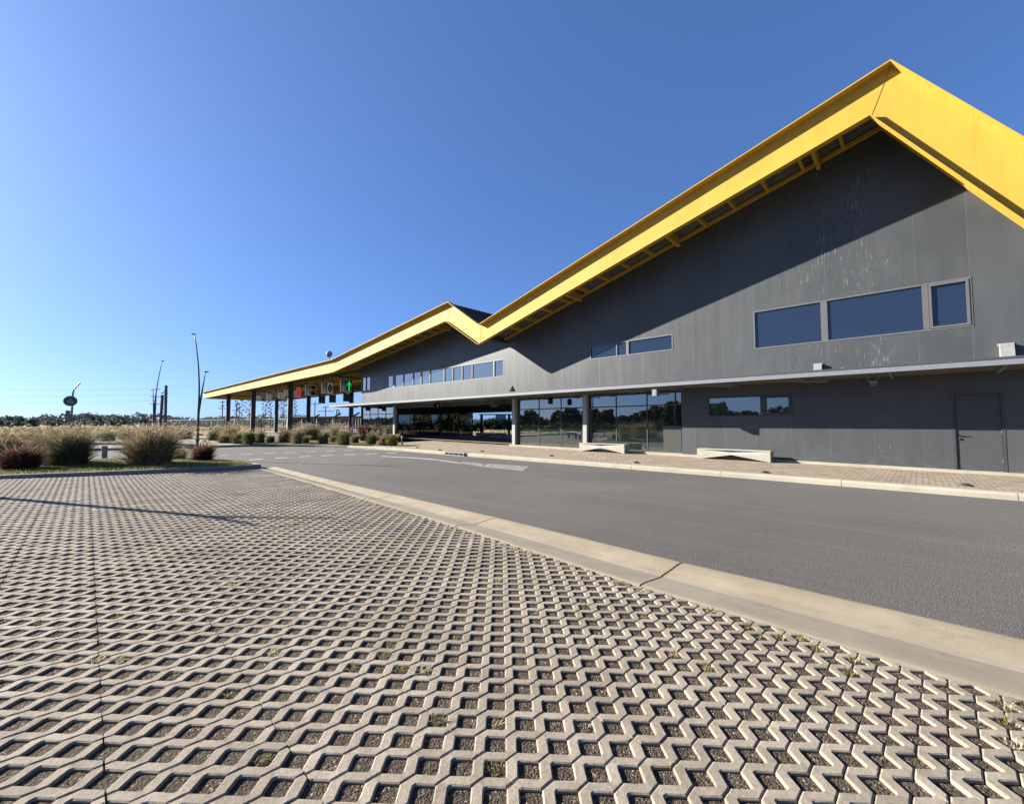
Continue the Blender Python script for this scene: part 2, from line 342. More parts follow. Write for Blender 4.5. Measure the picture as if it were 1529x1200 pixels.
# soil bed under the open pavers
mb=MB(); xs=np.linspace(-9,5.2,20); ys=np.linspace(-9,22,30)
for i in range(len(xs)-1):
    for j in range(len(ys)-1):
        q=[(min(a,kin(b_)+.3),b_) for a,b_ in ((xs[i],ys[j]),(xs[i+1],ys[j]),(xs[i+1],ys[j+1]),(xs[i],ys[j+1]))]
        if q[0][0]==q[1][0] and q[2][0]==q[3][0]: continue
        mb.poly([(x,y,zpav(x,y)-.0135) for x,y in q],'soil')
struct(mb.build('soil'))

# open-cell concrete pavers (lattice measured from the photograph: 0.6 m blocks, cells at 45 degrees)
def build_pavers():
    px,py=.1,.10615; g=.0026; hv=.0655
    b_=[(0,.0612),(.006,.0597),(.012,.0545),(.0615,g),(px,g)]
    B=np.array(b_); T=np.array([(px-x,py-y) for x,y in b_[::-1]])
    # outward (towards the opening) offset direction for the bevel: B goes down, T goes up
    def nrm(P,sign):
        d=np.gradient(P,axis=0); n=np.stack([-d[:,1],d[:,0]],1); n/=np.linalg.norm(n,axis=1)[:,None]
        return n*sign
    nB=nrm(B,1); nB*=np.where(nB[:,1:2]<0,-1,1); nT=nrm(T,1); nT*=np.where(nT[:,1:2]>0,-1,1)
    nB[0]=(0,1); nB[4]=(0,1); nT[0]=(0,-1); nT[4]=(0,-1)
    bev=.006
    rows=[(B-nB*0,-.045),(B,-.0045),(B+nB*bev,0.),(T+nT*bev,0.),(T,-.0045),(T,-.045)]
    P=np.concatenate([np.concatenate([r,np.full((5,1),z)],1) for r,z in rows])       # 30 verts
    Q=[]
    for r in range(5):
        for k in range(4): Q.append((r*5+k,r*5+k+1,(r+1)*5+k+1,(r+1)*5+k))
    side=lambda k:[(r*5+k) for r in range(6)]
    Q=np.array(Q); mQ=Q[:,::-1]
    e0=[(0,5,20,25),(5,10,15,20)]; e4=[(29,24,9,4),(24,19,14,9)]
    c,s=math.cos(PT),math.sin(PT); X0=.11; Y0=1.8499
    V=[];F=[];n=0
    bz={}
    for j in range(-92,176):                       # strip between hole row j and j+1; rows with even j have holes on the block lines
        yb=Y0+j*py
        for i in range(-95,58):                    # half units [i*px,(i+1)*px]
            xa=X0+i*px; xc=xa+px/2; yc=yb+py/2
            wx,wy=xc*c+yc*s,-xc*s+yc*c
            if wx>kin(wy)+.05 or wy>front(wx)+.02 or wx<-8.2 or wy<-8: continue
            holeleft=((i+j)%2==0)                  # hole of the lower row sits at the left end of this half unit
            A=P.copy(); q=Q
            if holeleft: A[:,0]=xa+A[:,0]
            else: A[:,0]=xa+px-A[:,0]; q=mQ
            A[:,1]+=yb
            blk=(math.floor(i/6),math.floor(j/4))
            if blk not in bz: bz[blk]=(random.gauss(0,.0016),random.gauss(0,.0035),random.gauss(0,.003),random.gauss(0,.0012),random.gauss(0,.0012))
            dz,tx,ty,ox,oy=bz[blk]
            cx,cy=X0+blk[0]*.6+.3,Y0+blk[1]*4*py+2*py
            ex=[]
            if i%6==0: A[np.isclose(A[:,0],xa),0]+=.0035; 
            if i%6==5: A[np.isclose(A[:,0],xa+px),0]-=.0035
            if i%6==0: ex+= e0 if holeleft else e4
            if i%6==5: ex+= e4 if holeleft else e0
            zt=pz(A[:,0])+dz+(A[:,0]-cx)*tx+(A[:,1]-cy)*ty
            A[:,2]+=zt; x=A[:,0]+ox; y=A[:,1]+oy
            jt=np.sin(A[:,0]*211.3+A[:,1]*157.7)*.0009; x=x+jt; y=y+np.sin(A[:,0]*173.1-A[:,1]*239.9)*.0009; A[:,2]+=np.sin(A[:,0]*97.+A[:,1]*131.)*.0006
            V.append(np.stack([x*c+y*s,-x*s+y*c,A[:,2]],1)); F.append(q+n)
            if ex: F.append(np.array(ex)+n)
            n+=30
    o=raw('parking_pavers',np.concatenate(V),np.concatenate(F),['paver']); struct(o)
build_pavers()

# asphalt road (sheet), z=0
def strip_poly(name,pts,z,m):
    mb=MB(); mb.poly([(x,y,z) for x,y in pts],m); return struct(mb.build(name))
mb=MB(); ys=[-40,-12,-.5,2,5.4,8.5,11.6,14,16.9]
for a,b_ in zip(ys,ys[1:]): mb.poly([(kout(a)-.06,a,0),(14.2,a,0),(14.2,b_,0),(kout(b_)-.06,b_,0)],'asphalt')
mb.poly([(5.44,16.9,0),(14.2,16.9,0),(14.2,24.6,0),(13.9,28.2,0),(12.9,31,0),(11.3,33.4,0),(9.3,34.9,0),(8,35.2,0),(4.6,35.3,0),(2.6,24.4,0),(4.4,21.5,0)],'asphalt')
mb.poly([(2.6,24.4,0),(4.6,35.3,0),(1.8,36.2,0),(-30,45,0),(-80,58,0),(-80,44,0),(-30,33,0),(0.5,24.9,0)],'asphalt')
struct(mb.build('road'))

# near kerb: dished gutter inside, raised rounded lip outside, cast in 3.2 m lengths
def near_kerb():
    V=MB(); joints=[-11.2,-7.9,-4.6,-1.25,1.98,5.12,8.35,11.57,14.7,16.95]
    for a,b_ in zip(joints,joints[1:]):
        n=7; prof=None; rows=[]
        for k in range(n):
            y=a+.012+(b_-a-.024)*k/(n-1); xi,xo=kin(y),kout(y); zi=zpav(xi,y)
            row=[]
            for t,z in ((0,-.12),(0,.010),(.02,.014),(.12,.011),(.30,-.004),(.44,-.012),(.50,-.010),(.58,.0),(.70,.02),(.82,.040),(.90,.047),(.965,.040),(.99,.018),(1.,-.12)):
                zz=zi*(1-t)+.02*t+z if t<.5 else (zi*.48+.01)*max(0,(1-t)/.5)+z+.012
                row.append((xi+(xo-xi)*t, y+.008*math.sin(t*5), zz))
            rows.append(row)
        for r0,r1 in zip(rows,rows[1:]):
            for p in range(len(r0)-1): V.poly([r0[p],r0[p+1],r1[p+1],r1[p]],'kerb_gutter' if p<6 else 'kerb_tan')
        V.poly(rows[0][::-1],'kerb_tan'); V.poly(rows[-1],'kerb_tan')
    struct(V.build('kerb'))
near_kerb()
mb=MB()
for y in (-7.9,-4.6,-1.25,1.98,5.12,8.35,11.57,14.7): mb.box((kin(y)+.01,y-.03,-.1),(kout(y)-.02,y+.03,-.02+.01*(y<0)),'soil')
struct(mb.build('kerb_joint_soil'))

# kerb sweeps along a polyline (height h above z0), face on the left side of travel
def kerb_line(name,pts,width,zb,zt,m,seg=3.0,inset=.05,side=1):
    # resample
    P=[Vector((p[0],p[1],0)) for p in pts]; L=[0]
    for a,b_ in zip(P,P[1:]): L.append(L[-1]+(b_-a).length)
    def at(t):
        for k in range(len(P)-1):
            if t<=L[k+1]+1e-6: 
                f=(t-L[k])/(L[k+1]-L[k]); return P[k].lerp(P[k+1],f)
        return P[-1]
    V=MB(); n=max(1,round(L[-1]/seg)); N=4
    for i in range(n):
        a=L[-1]*i/n+.006; b_=L[-1]*(i+1)/n-.006; rows=[]
        for k in range(N+1):
            t=a+(b_-a)*k/N; p=at(t); d=(at(min(L[-1],t+.4))-at(max(0,t-.4))).normalized(); nn=Vector((-d.y,d.x,0))*side
            z1=zt(p) if callable(zt) else zt; z0=zb
            rows.append([(p.x,p.y,z0)]+[(p.x+nn.x*o,p.y+nn.y*o,z) for o,z in ((0.008,z1-.05),(.02,z1-.018),(.05,z1),(width,z1),(width,z1-.2))])
        for r0,r1 in zip(rows,rows[1:]):
            for q in range(5): V.poly([r0[q],r0[q+1],r1[q+1],r1[q]],m)
        V.poly(rows[0],m); V.poly(rows[-1][::-1],m)
    return struct(V.build(name))
FARK=[(13.72,-40),(13.86,-2),(13.98,3.2),(14.0,8),(14.03,14),(14.0,22.25),(13.85,25.2),(13.5,28.2),(12.6,30.8),(11.2,33),(9.2,34.6),(8.1,34.9),(3.6,35.0),(1.8,35.9),(-30,44.8),(-80,58)]
ktop=lambda p: .155 if p.y<26 else .14
kerb_line('kerb_far',FARK[:8],.30,-.1,.15,'kerb_pale',3.0,side=-1)
kerb_line('kerb_curved',FARK[7:],.26,-.1,.145,'kerb_grey',3.0,side=-1)
islz=lambda x: .16+.02*max(0,min(1,(5-x)/6))*4
ISL=[(-40,30.8),(-30,27.5),(-14,22.4),(-6,19.3),(-1,17.35),(1.55,16.85),(4.3,16.72),(4.9,16.80),(5.12,17.05),(5.05,17.5),(4.75,18.6),(4.2,20.6),(3.2,22.4),(2.0,23.3),(-2,24.4),(-30,32.6),(-40,35.4)]
kerb_line('kerb_island',ISL,.22,-.05,lambda p: islz(p.x)+.03,'kerb_grey',2.6,side=1)
# island turf
mb=MB()
for x0,x1 in zip(np.linspace(-40,4.7,40)[:-1],np.linspace(-40,4.7,40)[1:]):
    def back(x): return lerp([(-40,35.2),(-30,32.4),(-2,24.2),(2,23.1),(3.2,22.2),(4.2,20.4),(4.75,18.4)],x)
    def fr(x): return lerp(FRONT,x)+.2
    n=6
    for k in range(n):
        q=[]
        for x,t in ((x0,k/n),(x1,k/n),(x1,(k+1)/n),(x0,(k+1)/n)):
            y=fr(x)+(max(back(x)-fr(x)-.15,.05))*t; q.append((x,y,islz(x)+.015+.05*math.sin(math.pi*t)))
        mb.poly(q,'lawn')
struct(mb.build('island_lawn'))
# concrete path behind the island
strip_poly('path',[(4.4,20.9),(3.2,22.55),(2.0,23.45),(-2,24.55),(-30,32.75),(-30,33.9),(0.4,25.2),(2.4,24.6),(3.9,23.0),(4.7,21.2)],.012,'plaza')

# brick pavement in front of the terminal: rises gently to the left along the wall
def zw(y): return .125+.0086*(max(min(y,40),-20)+.7)
def zp(x,y): 
    t=max(0,min(1,(x-14.2)/5.5)); return .135*(1-t)+(zw(y)-.078)*t
def fkx(y): return lerp([(p[1],p[0]) for p in FARK[:8]],y)
mb=MB(); ysn=list(np.arange(-24,28.1,2.))
for a,b_ in zip(ysn,ysn[1:]):
    for k in range(4):
        q=[]
        for y,t in ((a,k/4),(a,(k+1)/4),(b_,(k+1)/4),(b_,k/4)):
            x=fkx(y)+.27+(20.4-fkx(y)-.27)*t; q.append((x,y,zp(x,y)))
        mb.poly(q,'brick')
for a,b_ in zip(range(16,34,2),range(18,36,2)): mb.poly([(20.4,a,zw(a)),(36,a,zw(a)),(36,b_,zw(b_)),(20.4,b_,zw(b_))],'brick')
struct(mb.build('pavement'))
mb=MB()
for a,b_ in zip(np.arange(-20,18.7,1.5),np.arange(-18.5,20.2,1.5)):
    mb.poly([(19.74,a,zw(a)+.012),(20.05,a,zw(a)+.012),(20.05,b_,zw(b_)+.012),(19.74,b_,zw(b_)+.012)],'kerb_pale'); mb.poly([(19.735,a,zw(a)-.12),(19.735,b_,zw(b_)-.12),(19.74,b_,zw(b_)+.012),(19.74,a,zw(a)+.012)],'kerb_pale')
struct(mb.build('pavement_edge'))
# plaza below the open canopy, planting bed, far lots
strip_poly('plaza',[(17.5,28),(36,34),(44,60),(44,110),(17,110),(10.5,62),(12.5,45)],.06,'plaza')
strip_poly('planting_lawn',[(14.1,26.3),(17.6,27.6),(16,36),(12.6,45),(9.6,60),(8.6,60),(9.6,40),(9.3,35.2),(11.5,33.4),(13.0,31),(13.85,28.2)],.15,'lawn')
strip_poly('side_pavement',[(9.1,35.2),(9.6,40),(8.6,60),(3.2,60),(-20,70),(-60,70),(-60,56),(-30,45.3),(1.9,36.3),(3.7,35.4)],.14,'plaza')
strip_poly('far_lawn',[(-60,70),(-20,70),(3.2,60),(9.6,60),(10.5,62),(17,110),(17,150),(-90,150)],-.03,'lawn')

# road markings
mb=MB()
def dash(x0,y0,x1,y1,wd,z=.004,m='paint'):
    d=Vector((x1-x0,y1-y0,0)).normalized(); n=Vector((-d.y,d.x,0))*wd/2
    mb.poly([(x0-n.x,y0-n.y,z),(x1-n.x,y1-n.y,z),(x1+n.x,y1+n.y,z),(x0+n.x,y0+n.y,z)],m)
for i in range(9):
    x=5.55+i*1.07; dash(x,26.05-.085*i-.02*i*i*.3,x+.56,26.02-.09*i-.02*i*i*.3,.13)
for i in range(8):
    x=4.85+i*1.09; y=lambda t:21.6+.5*math.sin((t-5.)/6.5*math.pi)-.0*t
    dash(x,y(x),x+.58,y(x+.58),.15)
lp=[(11.1,19.5),(11.6,17.7),(11.72,15.9),(11.3,13.5),(10.95,11.9),(10.95,9.9)]; up=[(12.35,11.2),(12.35,12.4),(12.1,14.2),(11.9,15.6)]
for a,b_ in zip(lp[:3],lp[1:4]): dash(*a,*b_,.13)
for i,(a,b_) in enumerate(zip(lp[2:],lp[3:])):
    mb.poly([(*a,.004),(*b_,.004),(b_[0]+(1.35*(i+1)/3),b_[1]+.9,.004),(a[0]+(1.35*i/3)+.2,a[1]+.9,.004)],'paint_worn')
struct(mb.build('road_markings'))

# ------------------------------------------------------------------ terminal building
T=[(94.9,7.33),(40.58,7.77),(22.8,9.83),(19.7,7.79),(.26,13.13),(-3.4,7.8),(-20,12.28)]
Bm=[(95.2,6.24),(40.52,6.55),(23.15,8.58),(19.88,6.56),(.83,11.64),(-2.72,6.38),(-19.6,10.95)]
def PR(s): return [(Bm[i][0]+(T[i][0]-Bm[i][0])*s, Bm[i][1]+(T[i][1]-Bm[i][1])*s) for i in range(len(T))]
def zprof(s,y): return lerp(sorted(PR(s)),y)
XW=20.; XF=18.; XB=31.
bld=thing('terminal_building','long dark grey panelled terminal with a folded yellow roof edge running into an open canopy','building',(20,0,0))
bld_inv=Vector((-20,0,0))
def part(mb,name,parent=None,**kw):
    o=mb.build(name,**kw); o.parent=parent or bld
    if (parent or bld) is bld: o.location=bld_inv
    return o
def sub(mb,name,parent,**kw):
    o=mb.build(name,**kw); o.parent=parent; o.location=(0,0,0); return o
# fascia web and flanges
mb=MB(); t=PR(1); bt=PR(0)
def band(mb,p0,p1,x0,x1,m):   # solid between two polylines, x0..x1
    for i in range(len(p0)-1):
        q=[p0[i],p0[i+1],p1[i+1],p1[i]]; mb.prism(q,'x',x0,x1,m)
web=MB(); band(web,PR(0.),PR(1.),18.0,18.05,'yellow'); fas=part(web,'fascia')
fl=MB(); band(fl,PR(.973),PR(1.0),17.7,17.999,'yellow'); o=fl.build('top_flange'); o.parent=fas
fl=MB(); band(fl,PR(0.),PR(.022),17.80,17.999,'yellow'); o=fl.build('bottom_flange'); o.parent=fas
for (b0,t0) in zip(PR(.03),PR(.965)):
    sm=MB(); sm.bar((17.996,b0[0],b0[1]),(17.996,t0[0],t0[1]),.022,.012,'seam',up=(1,0,0)); o=sm.build('seam'); o.parent=fas
# folded drip edge under the big gable, end and rear fascias
mb=MB(); band(mb,PR(0.0),PR(.95),XB-.05,XB,'yellow'); part(mb,'rear_fascia')
mb=MB(); mb.prism([(18.06,6.24),(XB-.06,6.24),(XB-.06,7.3),(18.06,7.3)],'y',94.95,95.0,'yellow'); part(mb,'end_fascia')
# roof sheet and soffit deck (profiled steel: real trapezoid ribs)
mb=MB(); band(mb,PR(.80),PR(.955),18.06,XB-.06,'roof'); part(mb,'roof')
def deck():
    mb=MB(); pr=PR(.50)
    xs=[18.06]; x=18.06
    prof=[]
    while x<XB-.3:
        prof+=[(x,0),(x+.075,0),(x+.085,.17),(x+.235,.17)]; x+=.245
    prof.append((x,0))
    for i in range(len(pr)-1):
        (y0,z0),(y1,z1)=pr[i],pr[i+1]
        for (a,da),(b_,db) in zip(prof,prof[1:]): mb.poly([(a,y0,z0+da),(b_,y0,z0+db),(b_,y1,z1+db),(a,y1,z1+da)],'deck')
    part(mb,'soffit')
deck()
# rafters across the overhang, each its own part
def rafter(y,s0,s1,w_=.10,x1=20.0):
    yy=y; z0=zprof(s0,yy); z1=zprof(s1,yy)
    mb=MB(); sl=0
    mb.hexa([(18.06,y-w_/2,zprof(s0,y-w_/2)),(x1,y-w_/2,zprof(s0,y-w_/2)),(x1,y+w_/2,zprof(s0,y+w_/2)),(18.06,y+w_/2,zprof(s0,y+w_/2))],
            [(18.06,y-w_/2,zprof(s1,y-w_/2)),(x1,y-w_/2,zprof(s1,y-w_/2)),(x1,y+w_/2,zprof(s1,y+w_/2)),(18.06,y+w_/2,zprof(s1,y+w_/2))],'yellow')
    part(mb,'rafter')
y=1.72; k=0
while y<39:
    if not (19.2<y<20.2): rafter(y,.365,.495,x1=19.995)
    y+=1.255; k+=1
for yl in (2.5,8.0,13.6,25.4): rafter(yl,.22,.495,.12,x1=19.995)
for y in (-.6,-1.5,-4.5,-6,-8,-10): rafter(y,.365,.495,x1=19.995)
for y in np.arange(41.5,94.5,1.9): rafter(float(y),.30,.495,.14,x1=XB-.1)
# long beams below the canopy deck
for x,m in ((20.,'steel_dark'),(24.3,'yellow'),(28.5,'steel_dark')):
    mb=MB(); mb.box((x-.12,39.2,6.60),(x+.12,94.9,6.84),m); part(mb,'beam')
for y in (43.6,57.8,72.6,87.4):
    mb=MB(); mb.box((18.06,y-.15,6.46),(XB-.1,y+.15,6.595),'steel_dark'); part(mb,'beam')
mb=MB(); band(mb,PR(.34),PR(.46),19.86,19.96,'yellow'); part(mb,'wall_beam')
mb=MB(); mb.box((18.06,19.55,6.95),(19.99,19.95,7.3),'steel_dark'); part(mb,'valley_beam')

# walls with real openings; pieces split at y breaks
UP0=3.34
HOLES=[('W1',-1.36,4.95,4.72,6.34),('W2',8.40,13.05,5.12,5.90),('W3',19.72,34.3,4.72,5.88),('W4',37.32,38.98,4.74,6.1),
       ('W5',3.65,6.88,1.92,2.80),('DOOR',-1.90,-.76,0,2.60)]
def wall_strip(mb,y0,y1,z0,ztop,holes,m='wall',x=XW):
    br=sorted({y0,y1,*[h[1] for h in holes if y0<h[1]<y1],*[h[2] for h in holes if y0<h[2]<y1],*[p[0] for p in PR(.6) if y0<p[0]<y1]})
    for a,b_ in zip(br,br[1:]):
        mid=(a+b_)/2; hs=sorted([h for h in holes if h[1]<=mid<=h[2]],key=lambda h:h[3]); z=z0
        for h in hs:
            if h[3]>z+1e-4: mb.poly([(x,a,z),(x,b_,z),(x,b_,h[3]),(x,a,h[3])],m)
            z=h[4]
        mb.poly([(x,a,z),(x,b_,z),(x,b_,ztop(b_)),(x,a,ztop(a))],m)
    for h in holes:   # reveals
        if y0<=h[1] and h[2]<=y1:
            d=.14; n_,a,b_,c0,c1=h
            mb.poly([(x,a,c0),(x+d,a,c0),(x+d,a,c1),(x,a,c1)],m); mb.poly([(x,b_,c0),(x+d,b_,c0),(x+d,b_,c1),(x,b_,c1)],m)
            mb.poly([(x,a,c1),(x+d,a,c1),(x+d,b_,c1),(x,b_,c1)],m); mb.poly([(x,a,c0),(x+d,a,c0),(x+d,b_,c0),(x,b_,c0)],m)
ztop=lambda y: zprof(.705,y)
mb=MB(); wall_strip(mb,-19.5,39.05,UP0,ztop,HOLES[:4]); part(mb,'upper_wall')
mb=MB(); wall_strip(mb,-19.5,8.05,-.1,lambda y:UP0,HOLES[4:]); part(mb,'lower_wall')
mb=MB()  # returns, rear and inner walls
mb.poly([(20,39.05,-.1),(XB-2,39.05,-.1),(XB-2,39.05,zprof(.7,39.05)),(20,39.05,zprof(.7,39.05))],'wall')
mb.poly([(20,-19.5,-.1),(XB-2,-19.5,-.1),(XB-2,-19.5,zprof(.7,-19.5)),(20,-19.5,zprof(.7,-19.5))],'wall')
mb.poly([(20.2,18.66,-.1),(XB-2,18.66,-.1),(XB-2,18.66,3.3),(20.2,18.66,3.3)],'wall')
mb.poly([(20.26,8.05,-.1),(20.0,8.05,-.1),(20.0,8.05,3.3),(20.26,8.05,3.3)],'wall')
mb.poly([(XB-2,-19.5,-.1),(XB-2,18.66,-.1),(XB-2,18.66,3.3),(XB-2,-19.5,3.3)],'wall')
mb.poly([(XB-2,33,-.1),(XB-2,39.05,-.1),(XB-2,39.05,3.3),(XB-2,33,3.3)],'wall')
wall_strip(mb,-19.5,39.05,UP0,ztop,[],x=XB-2); part(mb,'rear_wall')
mb=MB(); mb.box((20.01,8.06,3.22),(XB-2.01,39.04,3.335),'underside'); part(mb,'passage_ceiling')
for q0,q1,q2 in ((20.02,20.3,2.95),(28.5,28.8,2.72)):
    mb=MB(); mb.box((q0,18.68,q2),(q1,32.9,3.215),'steel_dark'); part(mb,'lintel')
# windows
def window(h,mull,gl,fr='frame_grey',casement=None,proud=.012):
    n_,a,b_,c0,c1=h; f=.06; x0,x1=XW-proud,XW+.10
    mb=MB()
    mb.box((x0,a,c0),(x1,b_,c0+f),fr); mb.box((x0,a,c1-f),(x1,b_,c1),fr)
    mb.box((x0,a,c0+f+.001),(x1,a+f,c1-f-.001),fr); mb.box((x0,b_-f,c0+f+.001),(x1,b_,c1-f-.001),fr)
    cuts=[a+f]; 
    for m0,m1 in mull: mb.box((x0+.004,m0,c0+f+.001),(x1-.002,m1,c1-f-.001),fr); cuts+=[m0,m1]
    cuts.append(b_-f)
    if casement:
        m0,m1=casement; e=.07
        mb.box((x0-.02,m0,c0+f),(x0+.05,m1,c0+f+e),fr); mb.box((x0-.02,m0,c1-f-e),(x0+.05,m1,c1-f),fr)
        mb.box((x0-.02,m0,c0+f+e+.001),(x0+.05,m0+e,c1-f-e-.001),fr); mb.box((x0-.02,m1-e,c0+f+e+.001),(x0+.05,m1,c1-f-e-.001),fr)
    o=part(mb,'window')
    for i in range(0,len(cuts),2):
        if cuts[i+1]-cuts[i]<.05: continue
        p=MB(); p.box((XW+.045,cuts[i]-.004,c0+f-.004),(XW+.06,cuts[i+1]+.004,c1-f+.004),gl); sub(p,'pane',o)
window(HOLES[0],[(-.35,-.2),(2.41,2.62)],'glass_blue',casement=(-1.30,-.36))
window(HOLES[1],[(10.72,10.86),(11.38,11.44)],'glass_blue')
window(HOLES[2],[(20.6,20.72),(22.83,22.9),(23.92,24.0),(25,25.07),(26.05,26.15),(27.85,27.93),(29.05,29.15),(30.2,30.28),(31.67,31.75),(33.05,33.4)],'glass_low')
window(HOLES[3],[(38.1,38.2)],'glass_low',fr='frame_dark')
window(HOLES[4],[(4.62,4.78)],'glass_low',fr='frame_dark',casement=(3.70,4.63))
# service door
mb=MB(); a,b_=-1.90,-.76
mb.box((XW-.01,a,.0),(XW+.12,a+.07,2.60),'frame_dark'); mb.box((XW-.01,b_-.07,.0),(XW+.12,b_,2.60),'frame_dark'); mb.box((XW-.01,a+.071,2.53),(XW+.12,b_-.071,2.60),'frame_dark')
df=part(mb,'door_frame')
mb=MB(); mb.box((XW+.03,a+.078,.14),(XW+.075,b_-.078,2.522),'door_paint'); dr=part(mb,'door')
mb=MB(); mb.box((XW-.03,b_-.17,1.22),(XW-.015,b_-.14,1.26),'steel_dark'); mb.box((XW-.03,b_-.32,1.235),(XW-.012,b_-.14,1.255),'steel_dark'); mb.box((XW-.015,b_-.165,1.1),(XW+.03,b_-.135,1.16),'steel_dark'); mb.box((XW-.016,b_-.165,1.215),(XW+.03,b_-.145,1.26),'steel_dark')
sub(mb,'handle',dr)
for z_ in (.4,1.3,2.25):
    mb=MB(); mb.tube([(XW+.02,a+.076,z_),(XW+.02,a+.076,z_+.12)],.012,'steel_dark',6); sub(mb,'hinge',dr)
mb=MB(); mb.box((XW-.03,a+.071,.02),(XW+.10,b_-.071,.135),'pale_grey'); part(mb,'threshold')
# front glazing right of the passage
def glazing(name,axis,pos,cuts,z0,z1,tr,fr='frame_dark',gl='glass_dark',sgn=1):
    def bx(mb,u0,u1,za,zb,d0,d1,m):
        if axis=='x': mb.box((pos+d0,u0,za),(pos+d1,u1,zb),m)
        else: mb.box((u0,pos+d0,za),(u1,pos+d1,zb),m)
    mb=MB(); w_=.05
    bx(mb,cuts[0],cuts[-1],z0,z0+.07,-.03,.06,fr); bx(mb,cuts[0],cuts[-1],z1-.07,z1,-.03,.06,fr); bx(mb,cuts[0],cuts[-1],tr-.03,tr+.03,-.028,.058,fr)
    for c_ in cuts: bx(mb,c_-w_/2,c_+w_/2,z0+.071,tr-.031,-.026,.056,fr); bx(mb,c_-w_/2,c_+w_/2,tr+.031,z1-.071,-.026,.056,fr)
    o=part(mb,name)
    for a,b_ in zip(cuts,cuts[1:]):
        for za,zb in ((z0+.07,tr-.03),(tr+.03,z1-.07)):
            p=MB(); bx(p,a+w_/2-.004,b_-w_/2+.004,za-.004,zb+.004,.0,.014,gl); sub(p,'pane',o)
    return o
glazing('glazing','x',20.12,[8.08,9.82,11.54,13.3,15.14,16.81,18.62],zw(13)+.0,3.218,2.52)
mb=MB(); mb.box((20.02,8.08,-.05),(20.2,18.62,zw(13)-.002),'kerb_pale'); part(mb,'sill')
mb=MB(); mb.box((20.095,8.13,zw(9)+.08),(20.117,9.0,1.5),'film_panel'); part(mb,'film_panel')
glazing('glazing','x',20.12,[33.06,34.66,36.05,37.5,39.0],zw(36),3.218,2.5)
glazing('glazing','y',33.0,[20.35,21.55,23.0,24.9,25.0,25.95,27.05,27.15,28.9],zw(33)+.08,3.218,2.5,gl='glass_inner')
mb=MB(); mb.box((20.3,32.95,0),(28.95,33.1,zw(33)+.078),'steel_dark'); part(mb,'sill')
# columns at the front
for y in (18.72,13.35,32.9): 
    mb=MB(); mb.box((19.86,y-.13,0.0),(20.09,y+.13,3.21),'column'); part(mb,'column',bevel=.01)
# canopy slab over the pavement
mb=MB(); mb.box((18.02,-19.4,3.26),(19.998,41.4,3.44),'underside'); cn=part(mb,'canopy')
mb=MB(); mb.box((17.985,-19.4,3.245),(18.018,41.43,3.405),'alu'); mb.box((18.02,41.402,3.245),(19.9,41.43,3.405),'alu'); sub(mb,'edge_trim',cn)
mb=MB(); mb.box((17.97,-19.4,3.406),(18.12,41.44,3.47),'steel_dark'); sub(mb,'edge_cap',cn)
for y in np.arange(-1.8,40,2.44):
    mb=MB(); mb.bar((18.05,y,3.245),(19.98,y-.0,3.215),.06,.09,'steel_mid'); sub(mb,'purlin',cn)
for (x,y,dx,dy) in ((18.5,6.6,.3,-1.1),(18.7,3.6,.4,-1.2),(18.5,10.6,.3,-1.3),(18.6,14.6,.3,-1.3),(18.6,22,.4,-1.5),(18.6,27.5,.4,-1.6)):
    mb=MB(); mb.bar((x,y,3.20),(x+dx,y+dy,3.12),.07,.05,'steel_mid'); mb.bar((x+dx,y+dy,3.12),(x+dx,y+dy,3.25),.03,.03,'steel_mid'); sub(mb,'strut',cn)
# open canopy columns
for x,ys in ((20.,(57.5,72.5,86.4)),(28.5,(58.5,73.7,89.))):
    for y in ys:
        mb=MB(); mb.box((x-.3,y-.06,0),(x+.3,y+.06,6.65),'steel_dark'); mb.box((x-.07,y-.3,0),(x+.07,y-.061,6.65),'steel_dark'); mb.box((x-.07,y+.061,0),(x+.07,y+.3,6.65),'steel_dark'); mb.box((x-.34,y-.34,6.651),(x+.34,y+.34,6.7),'steel_dark')
        mb.box((x-.32,y-.1,0),(x-.301,y+.1,5.9),'steel_mid'); part(mb,'column')
# wall vents above the canopy
for y0,y1,z0,z1,dp in ((2.62,2.87,3.50,3.90,.26),(-2.16,-1.86,3.56,4.06,.36)):
    mb=MB(); x=XW-.002
    mb.hexa([(x-dp,y0,z0),(x,y0,z0),(x,y1,z0),(x-dp,y1,z0)],[(x-dp*.55,y0,z1),(x,y0,z1),(x,y1,z1),(x-dp*.55,y1,z1)],'pale_grey')
    mb.box((x-.02,y0-.03,z1-.05),(x,y1+.03,z1+.03),'pale_grey'); part(mb,'vent',bevel=.008)
